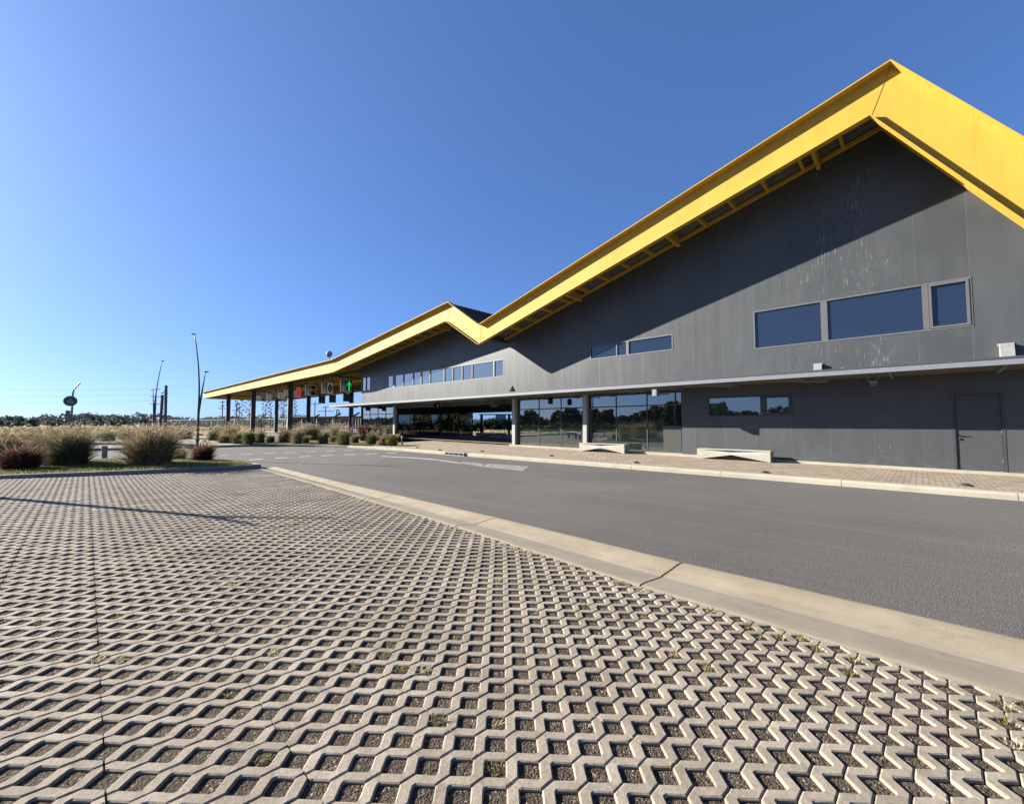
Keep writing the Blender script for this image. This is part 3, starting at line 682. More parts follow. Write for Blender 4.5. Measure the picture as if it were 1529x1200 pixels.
# passage benches seen as low pale blocks
# ------------------------------------------------------------------ benches
def bench(y0,y1,x0,x1,z,label):
    t_=thing('concrete_bench',label,'bench',((x0+x1)/2,(y0+y1)/2,z),0,'concrete benches along the terminal')
    L=(y1-y0)/2; D=(x1-x0)/2; H=.45; C=.52*H; lip=.035; ins=.16
    mb=MB(); m='bench_concrete'
    mb.box((-D,-L,H-lip),(D,L,H),m)
    for sx in (-1,1):
        X=sx*D; Xi=sx*(D-ins)
        Lt,Rt,Lb,Rb,Cc,Mi=(X,-L,H-lip),(X,L,H-lip),(X,-L,0),(X,L,0),(X,0,C),(Xi,0,H-lip)
        mb.poly([Lt,Lb,Cc],m); mb.poly([Rt,Rb,Cc],m); mb.poly([Lt,Cc,Mi],m); mb.poly([Rt,Cc,Mi],m)
    for sy in (-1,1):
        mb.poly([(-D,sy*L,0),(D,sy*L,0),(D,sy*L,H-lip),(-D,sy*L,H-lip)],m)
        mb.poly([(-D,sy*L,0),(D,sy*L,0),(D,0,C),(-D,0,C)],m)
        mb.poly([(-D,sy*L,0.001),(D,sy*L,0.001),(D,sy*(L-.12),.001),(-D,sy*(L-.12),.001)],m)
    k=mb.build('bench_body',t_); return t_
bench(10.6,13.27,19.2,19.7,zp(19.4,11.9)-.01,'pale faceted concrete bench in front of the dark glazing, partly before a grey column')
bench(4.29,7.1,19.2,19.7,zp(19.4,5.7)-.012,'pale faceted concrete bench below the small low window in the grey wall')
bench(26.6,29.8,26.6,27.3,zw(26)+.002,'dim concrete bench deep in the shaded passage, standing before the hedge')
# ------------------------------------------------------------------ small fittings
def hang_box(name,label,cat,x,y,z,w_,h,d,m,drop=.12,icon=None):
    t_=thing(name,label,cat,(x,y,z)); mb=MB(); mb.box((-w_/2,-d/2,-h),(w_/2,d/2,0),m); mb.build('housing',t_,bevel=.01)
    mb=MB(); mb.tube([(0,0,0),(0,0,drop)],.015,'steel_dark',6); mb.build('hanger',t_)
    if icon:
        mb=MB()
        for p in icon: mb.poly([(a*w_*.4,-d/2-.004,-h/2+b_*h*.4) for a,b_ in p],'white')
        mb.build('pictogram',t_)
    return t_
hang_box('speaker','small black box speaker hung under the canopy right of the passage','speaker',19.2,15.2,3.10,.2,.36,.2,'sign_black')
t_=thing('floodlight','grey rectangular floodlight under the canopy at the right end of the glazing','floodlight',(18.25,8.5,3.20))
mb=MB(); mb.box((-.14,-.12,-.36),(.14,.1,-.02),'steel_mid'); mb.build('housing',t_,bevel=.01); mb=MB(); mb.box((-.145,-.08,-.32),(-.141,.06,-.06),'pale_grey'); mb.build('lens',t_); mb=MB(); mb.tube([(0,0,-.02),(0,0,.1)],.02,'steel_dark',6); mb.build('bracket',t_)
mart=[[(-.7,.7),(.7,.7),(0,-.05)],[(-.1,0),(.1,0),(.1,-.6),(-.1,-.6)]]
hang_box('hanging_sign','black hanging sign with a white funnel pictogram under the canopy left of the passage','sign',19.6,26.4,3.16,.5,.45,.1,'sign_black',icon=mart)
bars=[[(-.8,.7),(-.2,.7),(-.2,-.7),(-.8,-.7)],[(.2,.7),(.8,.7),(.8,-.7),(.2,-.7)]]
o=hang_box('hanging_sign','brown two-panel hanging sign in the passage mouth beside the pale column','sign',19.6,20.2,3.16,.55,.45,.1,'wood_post',icon=None)
hang_box('hanging_sign','small dark box sign under the canopy near its far left end','sign',19.3,36.4,3.16,.4,.34,.1,'sign_black')
hang_box('hanging_sign','small dark box sign under the canopy over the middle pane of the far left glazing','sign',19.3,34.2,3.16,.36,.24,.1,'sign_black')
t_=thing('security_light','pale bracketed security light under the canopy left of the service door','light',(19.0,1.1,3.2))
mb=MB(); mb.box((-.13,-.1,-.22),(.05,.1,-.16),'pale_grey'); mb.hexa([(-.1,-.07,-.30),(.04,-.07,-.30),(.04,.07,-.30),(-.1,.07,-.30)],[(-.06,-.09,-.225),(.04,-.09,-.225),(.04,.09,-.225),(-.06,.09,-.225)],'pale_grey'); mb.build('lamp_body',t_)
for s_ in (-1,1):
    mb=MB(); mb.bar((0,.07*s_,-.2),(0,.17*s_,.04),.03,.02,'pale_grey'); mb.build('arm',t_)
t_=thing('floodlight','black cone floodlight standing on the canopy edge above the passage','floodlight',(18.9,17.9,3.46))
mb=MB(); mb.hexa([(-.16,-.17,.03),(.16,-.17,.03),(.16,.17,.03),(-.16,.17,.03)],[(-.02,-.02,.46),(.02,-.02,.46),(.02,.02,.46),(-.02,.02,.46)],'sign_black'); mb.build('housing',t_); mb=MB(); mb.box((-.1,-.1,0),(.1,.1,.029),'steel_dark'); mb.build('foot',t_)
t_=thing('floodlight','tiny grey floodlight on the canopy edge right of the small wall vent','floodlight',(19.2,1.95,3.445))
mb=MB(); mb.box((-.08,-.09,.02),(.06,.09,.05),'pale_grey'); mb.bar((0,-.12,.03),(0,.0,.16),.1,.03,'pale_grey'); mb.bar((0,.0,.16),(0,.12,.06),.1,.03,'pale_grey'); mb.build('housing',t_); mb=MB(); mb.box((-.03,-.03,0),(.03,.03,.019),'steel_dark'); mb.build('foot',t_)
# satellite dish
t_=thing('satellite_dish','round grey satellite dish on the far canopy roof edge','dish',(22,51.0,7.65))
mb=MB(); rings=[]
for r_,d_ in ((.01,.0),(.16,.03),(.29,.07),(.38,.12)):
    rings.append([(d_*1.0-.2+0,r_*math.cos(a),2.3+r_*math.sin(a)) for a in np.linspace(0,2*math.pi,24,endpoint=False)])
for r0,r1 in zip(rings,rings[1:]):
    for k in range(24): mb.poly([r0[k],r0[(k+1)%24],r1[(k+1)%24],r1[k]],'dish')
o=mb.build('reflector',t_); o.modifiers.new('solid','SOLIDIFY').thickness=.03; o.rotation_euler=(0,0,R(40))
mb=MB(); mb.tube([(0,0,0),(0,0,2.25)],.05,'steel_mid',8); mb.build('mast',t_)
mb=MB(); mb.bar((-.1,-.1,2.0),(-.45,-.4,2.3),.03,.03,'steel_mid'); mb.box((-.5,-.45,2.26),(-.42,-.37,2.34),'steel_mid'); mb.build('feed_arm',t_)
# storm drain in the far kerb
t_=thing('storm_drain','dark slotted storm drain inlet cut in the pale far kerb','drain',(13.985,17.3,0.0))
mb=MB(); mb.box((-.05,-.78,.0),(-.002,.78,.03),'pale_grey'); mb.box((-.05,-.78,.125),(.26,.78,.163),'pale_grey'); mb.build('frame',t_)
mb=MB(); mb.box((-.03,-.76,.031),(-.006,.76,.124),'sign_black'); mb.build('opening',t_)
for y in (-.78,-.39,0,.39,.78-.04):
    mb=MB(); mb.box((-.052,y,.031),(-.03,y+.04,.124),'pale_grey'); mb.build('bar',t_)
# small dark ground lights along the kerb
lab=['beside the brown grass clump','just left of the storm drain','just right of the storm drain','before the first glazing bay','left of the pair of benches, near the right glazing','below the bench under the low window','near the service door']
for (x,y),l in zip([(15.08,22.3),(14.6,19.4),(15.4,16.8),(15.5,12.25),(15.1,7.85),(14.72,3.44),(14.98,-.75)],lab):
    t_=thing('ground_light','small dark ground light '+l,'ground light',(x,y,zp(x,y)),0,'small ground lights along the pavement')
    mb=MB(); mb.tube([(0,0,0),(0,0,.03)],[.14,.12],'steel_dark',12); mb.build('rim',t_); mb=MB(); mb.tube([(0,0,.03),(0,0,.055)],[.09,.05],'sign_black',12); mb.build('cap',t_)
t_=thing('bollard','short dark bollard with a white top at the pavement corner by the last shrub','bollard',(16.3,25.9,zp(16.3,25.9)))
mb=MB(); mb.tube([(0,0,0),(0,0,.42)],.06,'steel_dark',10); mb.build('post',t_); mb=MB(); mb.tube([(0,0,.42),(0,0,.58),(0,0,.60)],[.062,.062,.03],'white',10); mb.build('cap',t_)

# ------------------------------------------------------------------ hanging bay signs (face -Y)
def tomesh(o):
    dg=bpy.context.evaluated_depsgraph_get(); me=bpy.data.meshes.new_from_object(o.evaluated_get(dg)); n=bpy.data.objects.new('tmp',me); COL.objects.link(n)
    n.parent=o.parent; n.location=o.location; n.rotation_euler=o.rotation_euler; nm=o.name; bpy.data.objects.remove(o); n.name=nm
    if not me.materials: me.materials.append(M['white'])
    return n
def letters(txt,x,z,size,m,parent,y,name='lettering'):
    cu=bpy.data.curves.new(name,'FONT'); cu.body=txt; cu.size=size; cu.align_x='CENTER'; cu.align_y='CENTER'; cu.extrude=.002
    o=bpy.data.objects.new(name,cu); COL.objects.link(o); o.parent=parent; o.location=(x,y,z); o.rotation_euler=(math.pi/2,0,0); cu.materials.append(M[m]); return tomesh(o)
def bay_sign(y,label,left,right):
    t_=thing('bay_sign',label,'sign',(20.9,y,5.05),0,'signs hanging in a row under the open canopy'); W=.62
    mb=MB(); mb.box((-W,-.06,0),(W,.06,1.28),'sign_white'); mb.build('panel',t_,bevel=.01)
    for s_ in (-.55,.62):
        mb=MB(); mb.box((s_-.06,-.05,1.281),(s_+.06,.05,1.75),'steel_dark'); mb.build('hanger',t_)
    f=-.066
    lm={'grey':'sign_grey','white':'sign_white'}[left[0]]
    mb=MB(); mb.box((-W+.05,f,.05),(-.02,-.061,1.23),lm); mb.build('left_field',t_)
    mb=MB(); mb.box((-W+.05,f-.004,.86),(-.02,f-.001,1.23),'sign_black'); mb.build('number_band',t_)
    mb=MB(); mb.poly([(-.46,f-.008,.98),(-.16,f-.008,.98),(-.16,f-.008,1.08),(-.46,f-.008,1.08)],'sign_white'); mb.build('band_mark',t_)
    mb=MB()
    for k,xx in enumerate((-.31,)):   # two small figures
        mb.poly([(xx-.07,f-.006,.12),(xx+.07,f-.006,.12),(xx+.04,f-.006,.5),(xx-.04,f-.006,.5)],'sign_white' if left[0]=='grey' else 'sign_grey'); mb.poly([(xx+.05*math.cos(a),f-.006,.58+.05*math.sin(a)) for a in np.linspace(0,6.28,9)[:-1]],'sign_white' if left[0]=='grey' else 'sign_grey')
    mb.build('pictogram',t_)
    kind=right[0]; bgm=right[1]
    mb=MB(); mb.box((.02,f,.05),(W-.03,-.061,1.23),bgm); mb.build('right_field',t_)
    mb=MB(); yv=f-.006; cx=.305
    if kind=='arrow':
        mb.poly([(cx-.27,yv,.60),(cx,yv,1.19),(cx+.27,yv,.60),(cx+.085,yv,.80),(cx+.07,yv,.08),(cx-.07,yv,.08),(cx-.085,yv,.80)],'sign_green')
    elif kind=='drop':
        mb.poly([(cx,yv,1.22)]+[(cx+.26*math.cos(a),yv,.64+.36*math.sin(a)) for a in np.linspace(.9,-.9,9)]+[(cx,yv,.07)]+[(cx-.26*math.cos(a),yv,.64+.36*math.sin(a)) for a in np.linspace(-.9,.9,9)],'sign_indigo')
        yv-=.003; mb.poly([(cx-.1,yv,.72),(cx+.1,yv,.72),(cx+.05,yv,.6),(cx-.05,yv,.6)],'white'); mb.poly([(cx-.13,yv,.42),(cx+.13,yv,.42),(cx,yv,.54)],'white'); mb.poly([(cx-.04,yv,.92),(cx+.04,yv,.92),(cx+.04,yv,.82),(cx-.04,yv,.82)],'white')
    elif kind=='letters':
        letters('AS',cx,.66,.62,'sign_gold',t_,yv); mb=None
    elif kind=='cross':
        for s_ in (1,-1): mb.poly([(cx-.26*s_-.07,yv,1.2),(cx-.26*s_+.09,yv,1.2),(cx+.26*s_+.07,yv,.08),(cx+.26*s_-.09,yv,.08)] ,'white'); yv-=.003
    else:
        mb.poly([(cx-.05,yv,.12),(cx+.2,yv,.12),(cx+.2,yv,.36),(cx-.05,yv,.36)],'sign_black')
    if mb: mb.build('symbol',t_)
bay_sign(44.2,'hanging sign with a bright green upward arrow',('grey','6'),('arrow','sign_darkgreen'))
bay_sign(48.9,'hanging sign with a dark rounded emblem on white',('grey','5'),('drop','sign_white'))
bay_sign(53.6,'hanging sign with golden letters on a dark field',('grey','4'),('letters','sign_black'))
bay_sign(58.3,'hanging sign with a red field and pale cross',('white','3'),('cross','sign_red'))
bay_sign(63.0,'pale hanging sign next behind the red one',('white','2'),('none','sign_white'))
bay_sign(67.7,'pale hanging sign, second farthest of the row',('white','1'),('none','pale_green'))
bay_sign(72.4,'pale green-white hanging sign farthest down the row by the front column',('white','0'),('none','pale_green'))
# dark banners on the far side of the canopy
for px_,y,l in ((0,58.9,'leftmost'),(1,55.6,'middle'),(2,51.6,'rightmost')):
    t_=thing('dark_banner',f'dark hanging panel, {l} of three at the rear of the canopy','panel',(24.5,y,4.4),0,'dark panels at the rear of the canopy')
    mb=MB(); mb.box((-.44,-.04,0),(.44,.04,1.0),'frame_dark'); mb.build('panel',t_)
    for s_ in (-.35,.35):
        mb=MB(); mb.box((s_-.03,-.03,1.001),(s_+.03,.03,2.2),'steel_dark'); mb.build('hanger',t_)
    mb=MB()
    for s_ in (-.2,.2): mb.poly([(s_-.15,-.046,.12),(s_+.15,-.046,.12),(s_,-.046,.6)],'sign_teal')
    mb.build('pictogram',t_)
# platform posts with slanted flag heads
for (x,y,l) in ((26.5,66.5,'left'),(25.6,57.5,'middle'),(25.6,52.2,'right')):
    t_=thing('platform_post',f'pale platform post with a slanted dark head, {l} of three beyond the grasses','post',(x,y,.06),0,'platform posts beyond the grasses')
    mb=MB(); mb.tube([(0,0,0),(0,0,2.5)],.09,'white',8); mb.build('post',t_)
    mb=MB(); mb.bar((-.05,.0,2.45),(.75,-.35,3.0),.12,.22,'steel_dark'); mb.build('head',t_)

# ------------------------------------------------------------------ lamps, signs, poles
def curve_pts(p0,p1,bend,n=10):
    p0=Vector(p0);p1=Vector(p1); return [p0.lerp(p1,k/n)+Vector(bend)*math.sin(math.pi*k/n) for k in range(n+1)]
CR=Vector((math.cos(YAW),-math.sin(YAW),0))      # image-right direction on the ground
def y_lamp(x,y,z,label,zs,tips,bends,r=.065):
    t_=thing('street_lamp',label,'street lamp',(x,y,z),0,'slender forked lamps round the car park')
    mb=MB(); mb.tube([(0,0,0),(0,0,.05)],.16,'lamp_steel',12); mb.tube([(0,0,.05),(0,0,zs*.35),(0,0,zs)],[r,r,r*.8],'lamp_steel',10); mb.build('pole',t_,smooth=False)
    mb=MB(); mb.tube([(0,0,zs*.36),(0,0,zs*.36+.06)],r+.02,'lamp_steel',10); mb.build('collar',t_)
    for tp,bd in zip(tips,bends):
        pts=curve_pts((0,0,zs),tp,bd); rr=[r*.75-(r*.45)*k/10 for k in range(11)]
        mb=MB(); mb.tube(pts,rr,'lamp_steel',8); a=mb.build('arm',t_,smooth=True)
        d=Vector((tp[0],tp[1],0)); d=d.normalized() if d.length>.01 else CR
        q=Vector(tp); mb=MB(); mb.bar(q-d*.02,q+d*.12+Vector((0,0,.02)),.07,.045,'lamp_steel'); o=mb.build('head',a)
    return t_
y_lamp(4.25,23.25,islz(4.2),'forked grey lamp with a tall left arm and short right arm behind the red grass',1.9,[tuple(-CR*.30+Vector((0,0,5.45))),tuple(CR*.24+Vector((0,0,3.75)))],[tuple(CR*.10),tuple(-CR*.0)],.06)
y_lamp(4.15,34.9+.6,.14,'forked grey lamp with one tall arm leaning right beyond the large tan grass',1.9,[tuple(CR*.38+Vector((0,0,5.5))),tuple(-CR*.12+Vector((0,0,3.6)))],[tuple(-CR*.08),(0,0,0)],.06)
# lamp just outside the frame whose shadow lies over the pavers
k_=1/math.tan(SUN_EL); sx,sy=math.cos(SUN_AZ),-math.sin(SUN_AZ)
def lift(px,py,h): return Vector((px-sx*k_*h,py-sy*k_*h,0))
zs=4.6; base=lift(1.44,8.89,zs-.1); t1=lift(1.91,7.5,5.5)-base; t2=lift(2.82,7.36,5.6)-base
y_lamp(base.x,base.y,islz(base.x)+.02,'forked lamp standing left of the view whose shadow crosses the pavers',zs,[(t1.x,t1.y,5.5),(t2.x,t2.y,5.6)],[(0,0,0),(0,0,0)],.095)
# wheelchair disc sign
bx=Vector((.45,37.3,.14)); t_=thing('disc_sign','dark green round wheelchair sign on a bent pole above the tall grass','sign',tuple(bx),0)
# local frame: -y faces camera-ish
mb=MB(); mb.tube([(0.06,0,0),(.06,0,3.3),(.09,0,3.55),(.36,0,4.0)],[.055,.05,.04,.035],'steel_mid',8); mb.build('pole',t_)
mb=MB(); mb.tube([(-.03,-.10,2.85),(-.03,-.07,2.85)],.31,'pale_green',28); mb.tube([(-.03,-.115,2.85),(-.03,-.099,2.85)],.285,'sign_teal',28); mb.build('disc',t_)
def icon():
    mb=MB(); yv=-.122; cx,cz=-.03,2.85
    ring=[]; n=14
    for k in range(n):
        a0=math.radians(100+k*(250/n)); a1=math.radians(100+(k+1)*(250/n))
        mb.poly([(cx+.10*math.cos(a0)-.01,yv,cz-.05+.10*math.sin(a0)),(cx+.10*math.cos(a1)-.01,yv,cz-.05+.10*math.sin(a1)),(cx+.072*math.cos(a1)-.01,yv,cz-.05+.072*math.sin(a1)),(cx+.072*math.cos(a0)-.01,yv,cz-.05+.072*math.sin(a0))],'white')
    for p,q in (((-.02,.10),(-.005,-.02)),((-.01,-.02),(.08,-.02)),((.08,-.02),(.12,-.12)),((.12,-.12),(.16,-.11)),((-.015,.05),(.06,.045))):
        d=Vector((q[0]-p[0],0,q[1]-p[1])).normalized(); n_=Vector((-d.z,0,d.x))*.013
        a=Vector((cx+p[0],yv-.002,cz+p[1])); c_=Vector((cx+q[0],yv-.002,cz+q[1])); mb.poly([a-n_,c_-n_,c_+n_,a+n_],'white')
    mb.poly([(cx-.025+.03*math.cos(a),yv-.003,cz+.135+.03*math.sin(a)) for a in np.linspace(0,6.28,13)[:-1]],'white'); mb.build('pictogram',t_)
icon()
mb=MB(); mb.box((-.18,-.05,1.62),(.0,.02,2.28),'steel_mid'); mb.build('plate',t_)
mb=MB(); mb.box((-.21,-.055,1.6),(-.181,.025,2.3),'steel_dark'); mb.build('plate_edge',t_)
# second disc sign left of view (mirrored in the glazing)
o=dup(t_,(-6.0,31.0,.25),R(-60),'round green sign on a bent pole left of the view, seen mirrored in the glazing')
# curved rail behind the island
t_=thing('curved_rail','low grey curved guard rail on a square post beside the path','guard rail',(1.5,27.2,0))
mb=MB(); pts=[]
for k in range(17):
    u=-4.+k*.5; pts.append(Vector((-1.0,0,0))*0+CR*u+Vector((.688*0,0,.60+.10*math.cos(u/4*1.4)))+Vector((math.sin(YAW),math.cos(YAW),0))*(.02*u*u))
mb.tube(pts,.06,'steel_mid',8); mb.build('rail',t_)
for u in (-3.0,-.02,2.9):
    mb=MB(); p=CR*u+Vector((math.sin(YAW),math.cos(YAW),0))*(.02*u*u); mb.box((p.x-.10,p.y-.10,0),(p.x+.10,p.y+.10,.60),'steel_mid'); mb.build('post',t_)
# utility poles
def at_px(px,depth):
    r_=(px-764.5)/641*depth; return Vector((r_*math.cos(YAW)+depth*math.sin(YAW),-r_*math.sin(YAW)+depth*math.cos(YAW),0))
def util_pole(px,depth,ytop,label,arms):
    p=at_px(px,depth); H=EYE+(633-ytop)*depth/641
    t_=thing('utility_pole',label,'utility pole',(p.x,p.y,-.06),0,'utility poles beyond the terminal')
    mb=MB(); mb.tube([(0,0,0),(0,0,H)],[.22,.14],'wood_post',8); mb.build('pole',t_)
    for f,wd in arms:
        mb=MB(); mb.bar(tuple(-CR*wd+Vector((0,0,H*f))),tuple(CR*wd+Vector((0,0,H*f))),.14,.16,'wood_post')
        for s_ in (-1,-.5,.5,1): q=CR*(wd*s_*.95); mb.tube([(q.x,q.y,H*f),(q.x,q.y,H*f+.3)],.07,'steel_mid',6)
        mb.build('crossarm',t_)
util_pole(332,150,598,'utility pole with short crossarms left of the first canopy column',[(.95,.9),(.8,.6),(.72,1.3)])
util_pole(353,158,602,'twin-armed utility pole between the first two canopy columns',[(.97,.7),(.72,1.6),(.45,.9)])
util_pole(470,150,599,'utility pole with a single high crossarm seen under the canopy',[(.9,1.3)])
util_pole(486,140,607,'short utility pole with a wide crossarm near the dark panels',[(.8,2.6),(.98,.8)])
util_pole(232,150,580,'thin utility pole with three crossarms beside the tall forked lamp',[(.98,1.3),(.80,1.7),(.62,1.9)])
p=at_px(244,130); t_=thing('lattice_mast','dark twin-legged lattice mast on the horizon','mast',(p.x,p.y,-.06)); H=13.4
for s_,hh in ((-.55,10.5),(.55,H)):
    mb=MB(); q=CR*s_; mb.box((q.x*1.35-.28,q.y*1.35-.28,0),(q.x*1.35+.28,q.y*1.35+.28,2),'wood_post'); mb.tube([(q.x*1.35,q.y*1.35,2),(q.x*.9,q.y*.9,hh)],[.34,.36],'wood_post',6); mb.build('leg',t_)
for k in range(9):
    mb=MB(); z_=1.4+k*1.2; mb.bar(tuple(-CR*1.0+Vector((0,0,z_))),tuple(CR*1.0+Vector((0,0,z_))),.18,.18,'wood_post'); mb.bar(tuple(-CR*.8+Vector((0,0,z_))),tuple(CR*.8+Vector((0,0,min(z_+1.2,H)))),.12,.12,'wood_post'); mb.build('rung',t_)
# faint power lines
for k,(ya,yb) in enumerate(((566,580),(577,589),(590,598))):
    a=at_px(-260,190)+Vector((0,0,EYE+(633-ya)*190/641)); b_=at_px(232,150)+Vector((0,0,EYE+(633-yb)*150/641))
    pts=[a.lerp(b_,t/12)-Vector((0,0,2.0*math.sin(math.pi*t/12))) for t in range(13)]
    mb=MB(); mb.tube(pts,.022,'wire',4); o=mb.build('power_line'); tag(o,['uppermost','middle','lowest'][k]+' of three thin power lines crossing the sky at far left','power line','power lines at far left')
# perimeter fence
A=at_px(233,150); B_=at_px(545,92); d=(B_-A); Lf=d.length; d.normalize()
t_=thing('perimeter_fence','long pale picket fence along the far side of the grounds','fence',tuple(A)); 
mb=MB(); n=int(Lf/.85)
for k in range(n): p=d*(k*.85+.3); mb.box((p.x-.05,p.y-.05,0),(p.x+.05,p.y+.05,2.95),'fence')
mb.build('pickets',t_)
for z_ in (.35,2.9):
    mb=MB(); mb.bar(tuple(Vector((0,0,z_))),tuple(d*Lf+Vector((0,0,z_))),.10,.14,'fence'); mb.build('rail',t_)
for k in range(9):
    p=d*(Lf*k/8); mb=MB(); mb.box((p.x-.11,p.y-.11,0),(p.x+.11,p.y+.11,3.1),'fence'); mb.build('post',t_)
# low shelter beyond the canopy
a=at_px(428,104); b_=at_px(548,92); d=(b_-a); Ls=d.length; ang=math.atan2(d.y,d.x)
t_=thing('platform_shelter','low brown glazed shelter with a dark flat roof beyond the canopy','shelter',tuple(a),ang)
mb=MB(); mb.box((0,0,3.0),(Ls,-.0+4.5,3.3),'frame_dark'); mb.box((-.3,-.35,3.301),(Ls+.3,4.8,3.42),'pale_grey'); mb.build('roof',t_)
mb=MB(); mb.box((.1,.45,0),(Ls-.1,4.4,2.99),'bldg_red'); mb.build('wall',t_)
for k in range(8):
    x0=.6+k*(Ls-1.2)/8; mb=MB(); mb.box((x0,.40,.75),(x0+(Ls-1.2)/8-.5,.449,2.6),'glass_low'); mb.build('window',t_)
for k in range(6):
    mb=MB(); x0=.05+k*(Ls-.25)/5; mb.box((x0,.02,0),(x0+.16,.18,2.99),'white'); mb.build('post',t_)
p=at_px(505,99); o=letters('R',0,0,2.1,'bldg_red',None,0,'roof_letter'); o.location=(p.x,p.y,4.15); o.rotation_euler=(math.pi/2,0,-YAW); o.scale=(1,1,1); tag(o,'single outlined letter standing on the flat shelter roof','letter')
# street sign behind passage
t_=thing('road_sign','pale teal direction sign seen through the passage','sign',(40.2,40.2,0),-YAW)
mb=MB(); mb.box((-.68,-.04,1.75),(.68,.04,2.9),'teal_board'); mb.build('board',t_)
for s_ in (-.5,.5):
    mb=MB(); mb.tube([(s_,.08,0),(s_,.08,2.8)],.06,'steel_mid',6); mb.build('post',t_)
# ------------------------------------------------------------------ vegetation
def blades(n,R0,Rb,H,mats,wts,width=.012,lean=(.1,.8),droop=.35,hv=.3,seg=4,seed=0,wind=0.):
    g=np.random.default_rng(seed); az=g.uniform(0,2*np.pi,n); rb=Rb*np.sqrt(g.uniform(0,1,n)); a2=g.uniform(0,2*np.pi,n)
    bx=rb*np.cos(a2); by=rb*np.sin(a2); h=H*(1-hv*g.uniform(0,1,n)**1.2); 
    ln=g.uniform(*lean,n)**1.0*R0; dr=droop*g.uniform(.3,1.2,n)*h
    w_=width*g.uniform(.6,1.3,n); fa=az+g.uniform(-.9,.9,n)+np.pi/2
    V=[];Fq=[]; L=seg+1; s=np.linspace(0,1,L)
    out=s[None,:]**1.45*ln[:,None]; zz=h[:,None]*(1.25*s-.25*s**2)[None,:]-dr[:,None]*s[None,:]**3
    zz=np.maximum(zz,.02*s[None,:])
    cx=bx[:,None]+out*np.cos(az)[:,None]+wind*(s**2)[None,:]*h[:,None]; cy=by[:,None]+out*np.sin(az)[:,None]
    taper=np.array([.8,1.,.85,.6,.12])[:L] if seg==4 else np.linspace(1,.15,L)
    wx=np.cos(fa)[:,None]*w_[:,None]*taper[None,:]; wy=np.sin(fa)[:,None]*w_[:,None]*taper[None,:]
    P=np.empty((n,L,2,3)); P[:,:,0,0]=cx-wx;P[:,:,0,1]=cy-wy;P[:,:,0,2]=zz;P[:,:,1,0]=cx+wx;P[:,:,1,1]=cy+wy;P[:,:,1,2]=zz
    idx=np.arange(n)[:,None]*(L*2)+np.arange(seg)[None,:]*2
    Q=np.stack([idx,idx+1,idx+3,idx+2],-1).reshape(-1,4)
    mi=np.repeat(g.choice(len(mats),n,p=np.array(wts)/sum(wts)),seg)
    tips=np.stack([cx[:,-1],cy[:,-1],zz[:,-1]],1); dirs=tips-np.stack([cx[:,-2],cy[:,-2],zz[:,-2]],1)
    return P.reshape(-1,3),Q,mi,tips,dirs
def plumes(tips,dirs,length,width,seed=0):
    g=np.random.default_rng(seed); n=len(tips); d=dirs/np.maximum(np.linalg.norm(dirs,axis=1),1e-6)[:,None]
    d[:,2]=np.maximum(d[:,2],.15); V=[];Q=[]
    L=length*g.uniform(.6,1.2,n); k=0; n2=2
    for c in range(n2):
        a=g.uniform(0,2*np.pi,n); side=np.stack([np.cos(a),np.sin(a),np.zeros(n)],1)*width
        s0=tips-d*(L*.5)[:,None]; s1=tips; s2=tips+d*(L*.5)[:,None]+np.stack([np.zeros(n),np.zeros(n),-L*.12],1)
        P=np.stack([s0-side*.3,s0+side*.3,s1+side,s1-side,s2+side*.2,s2-side*.2],1); V.append(P.reshape(-1,3))
        i=np.arange(n)*6+k; Q.append(np.stack([i,i+1,i+2,i+3],1)); Q.append(np.stack([i+3,i+2,i+4,i+5],1)); k+=n*6
    return np.concatenate(V),np.concatenate(Q)
seedc=[100]
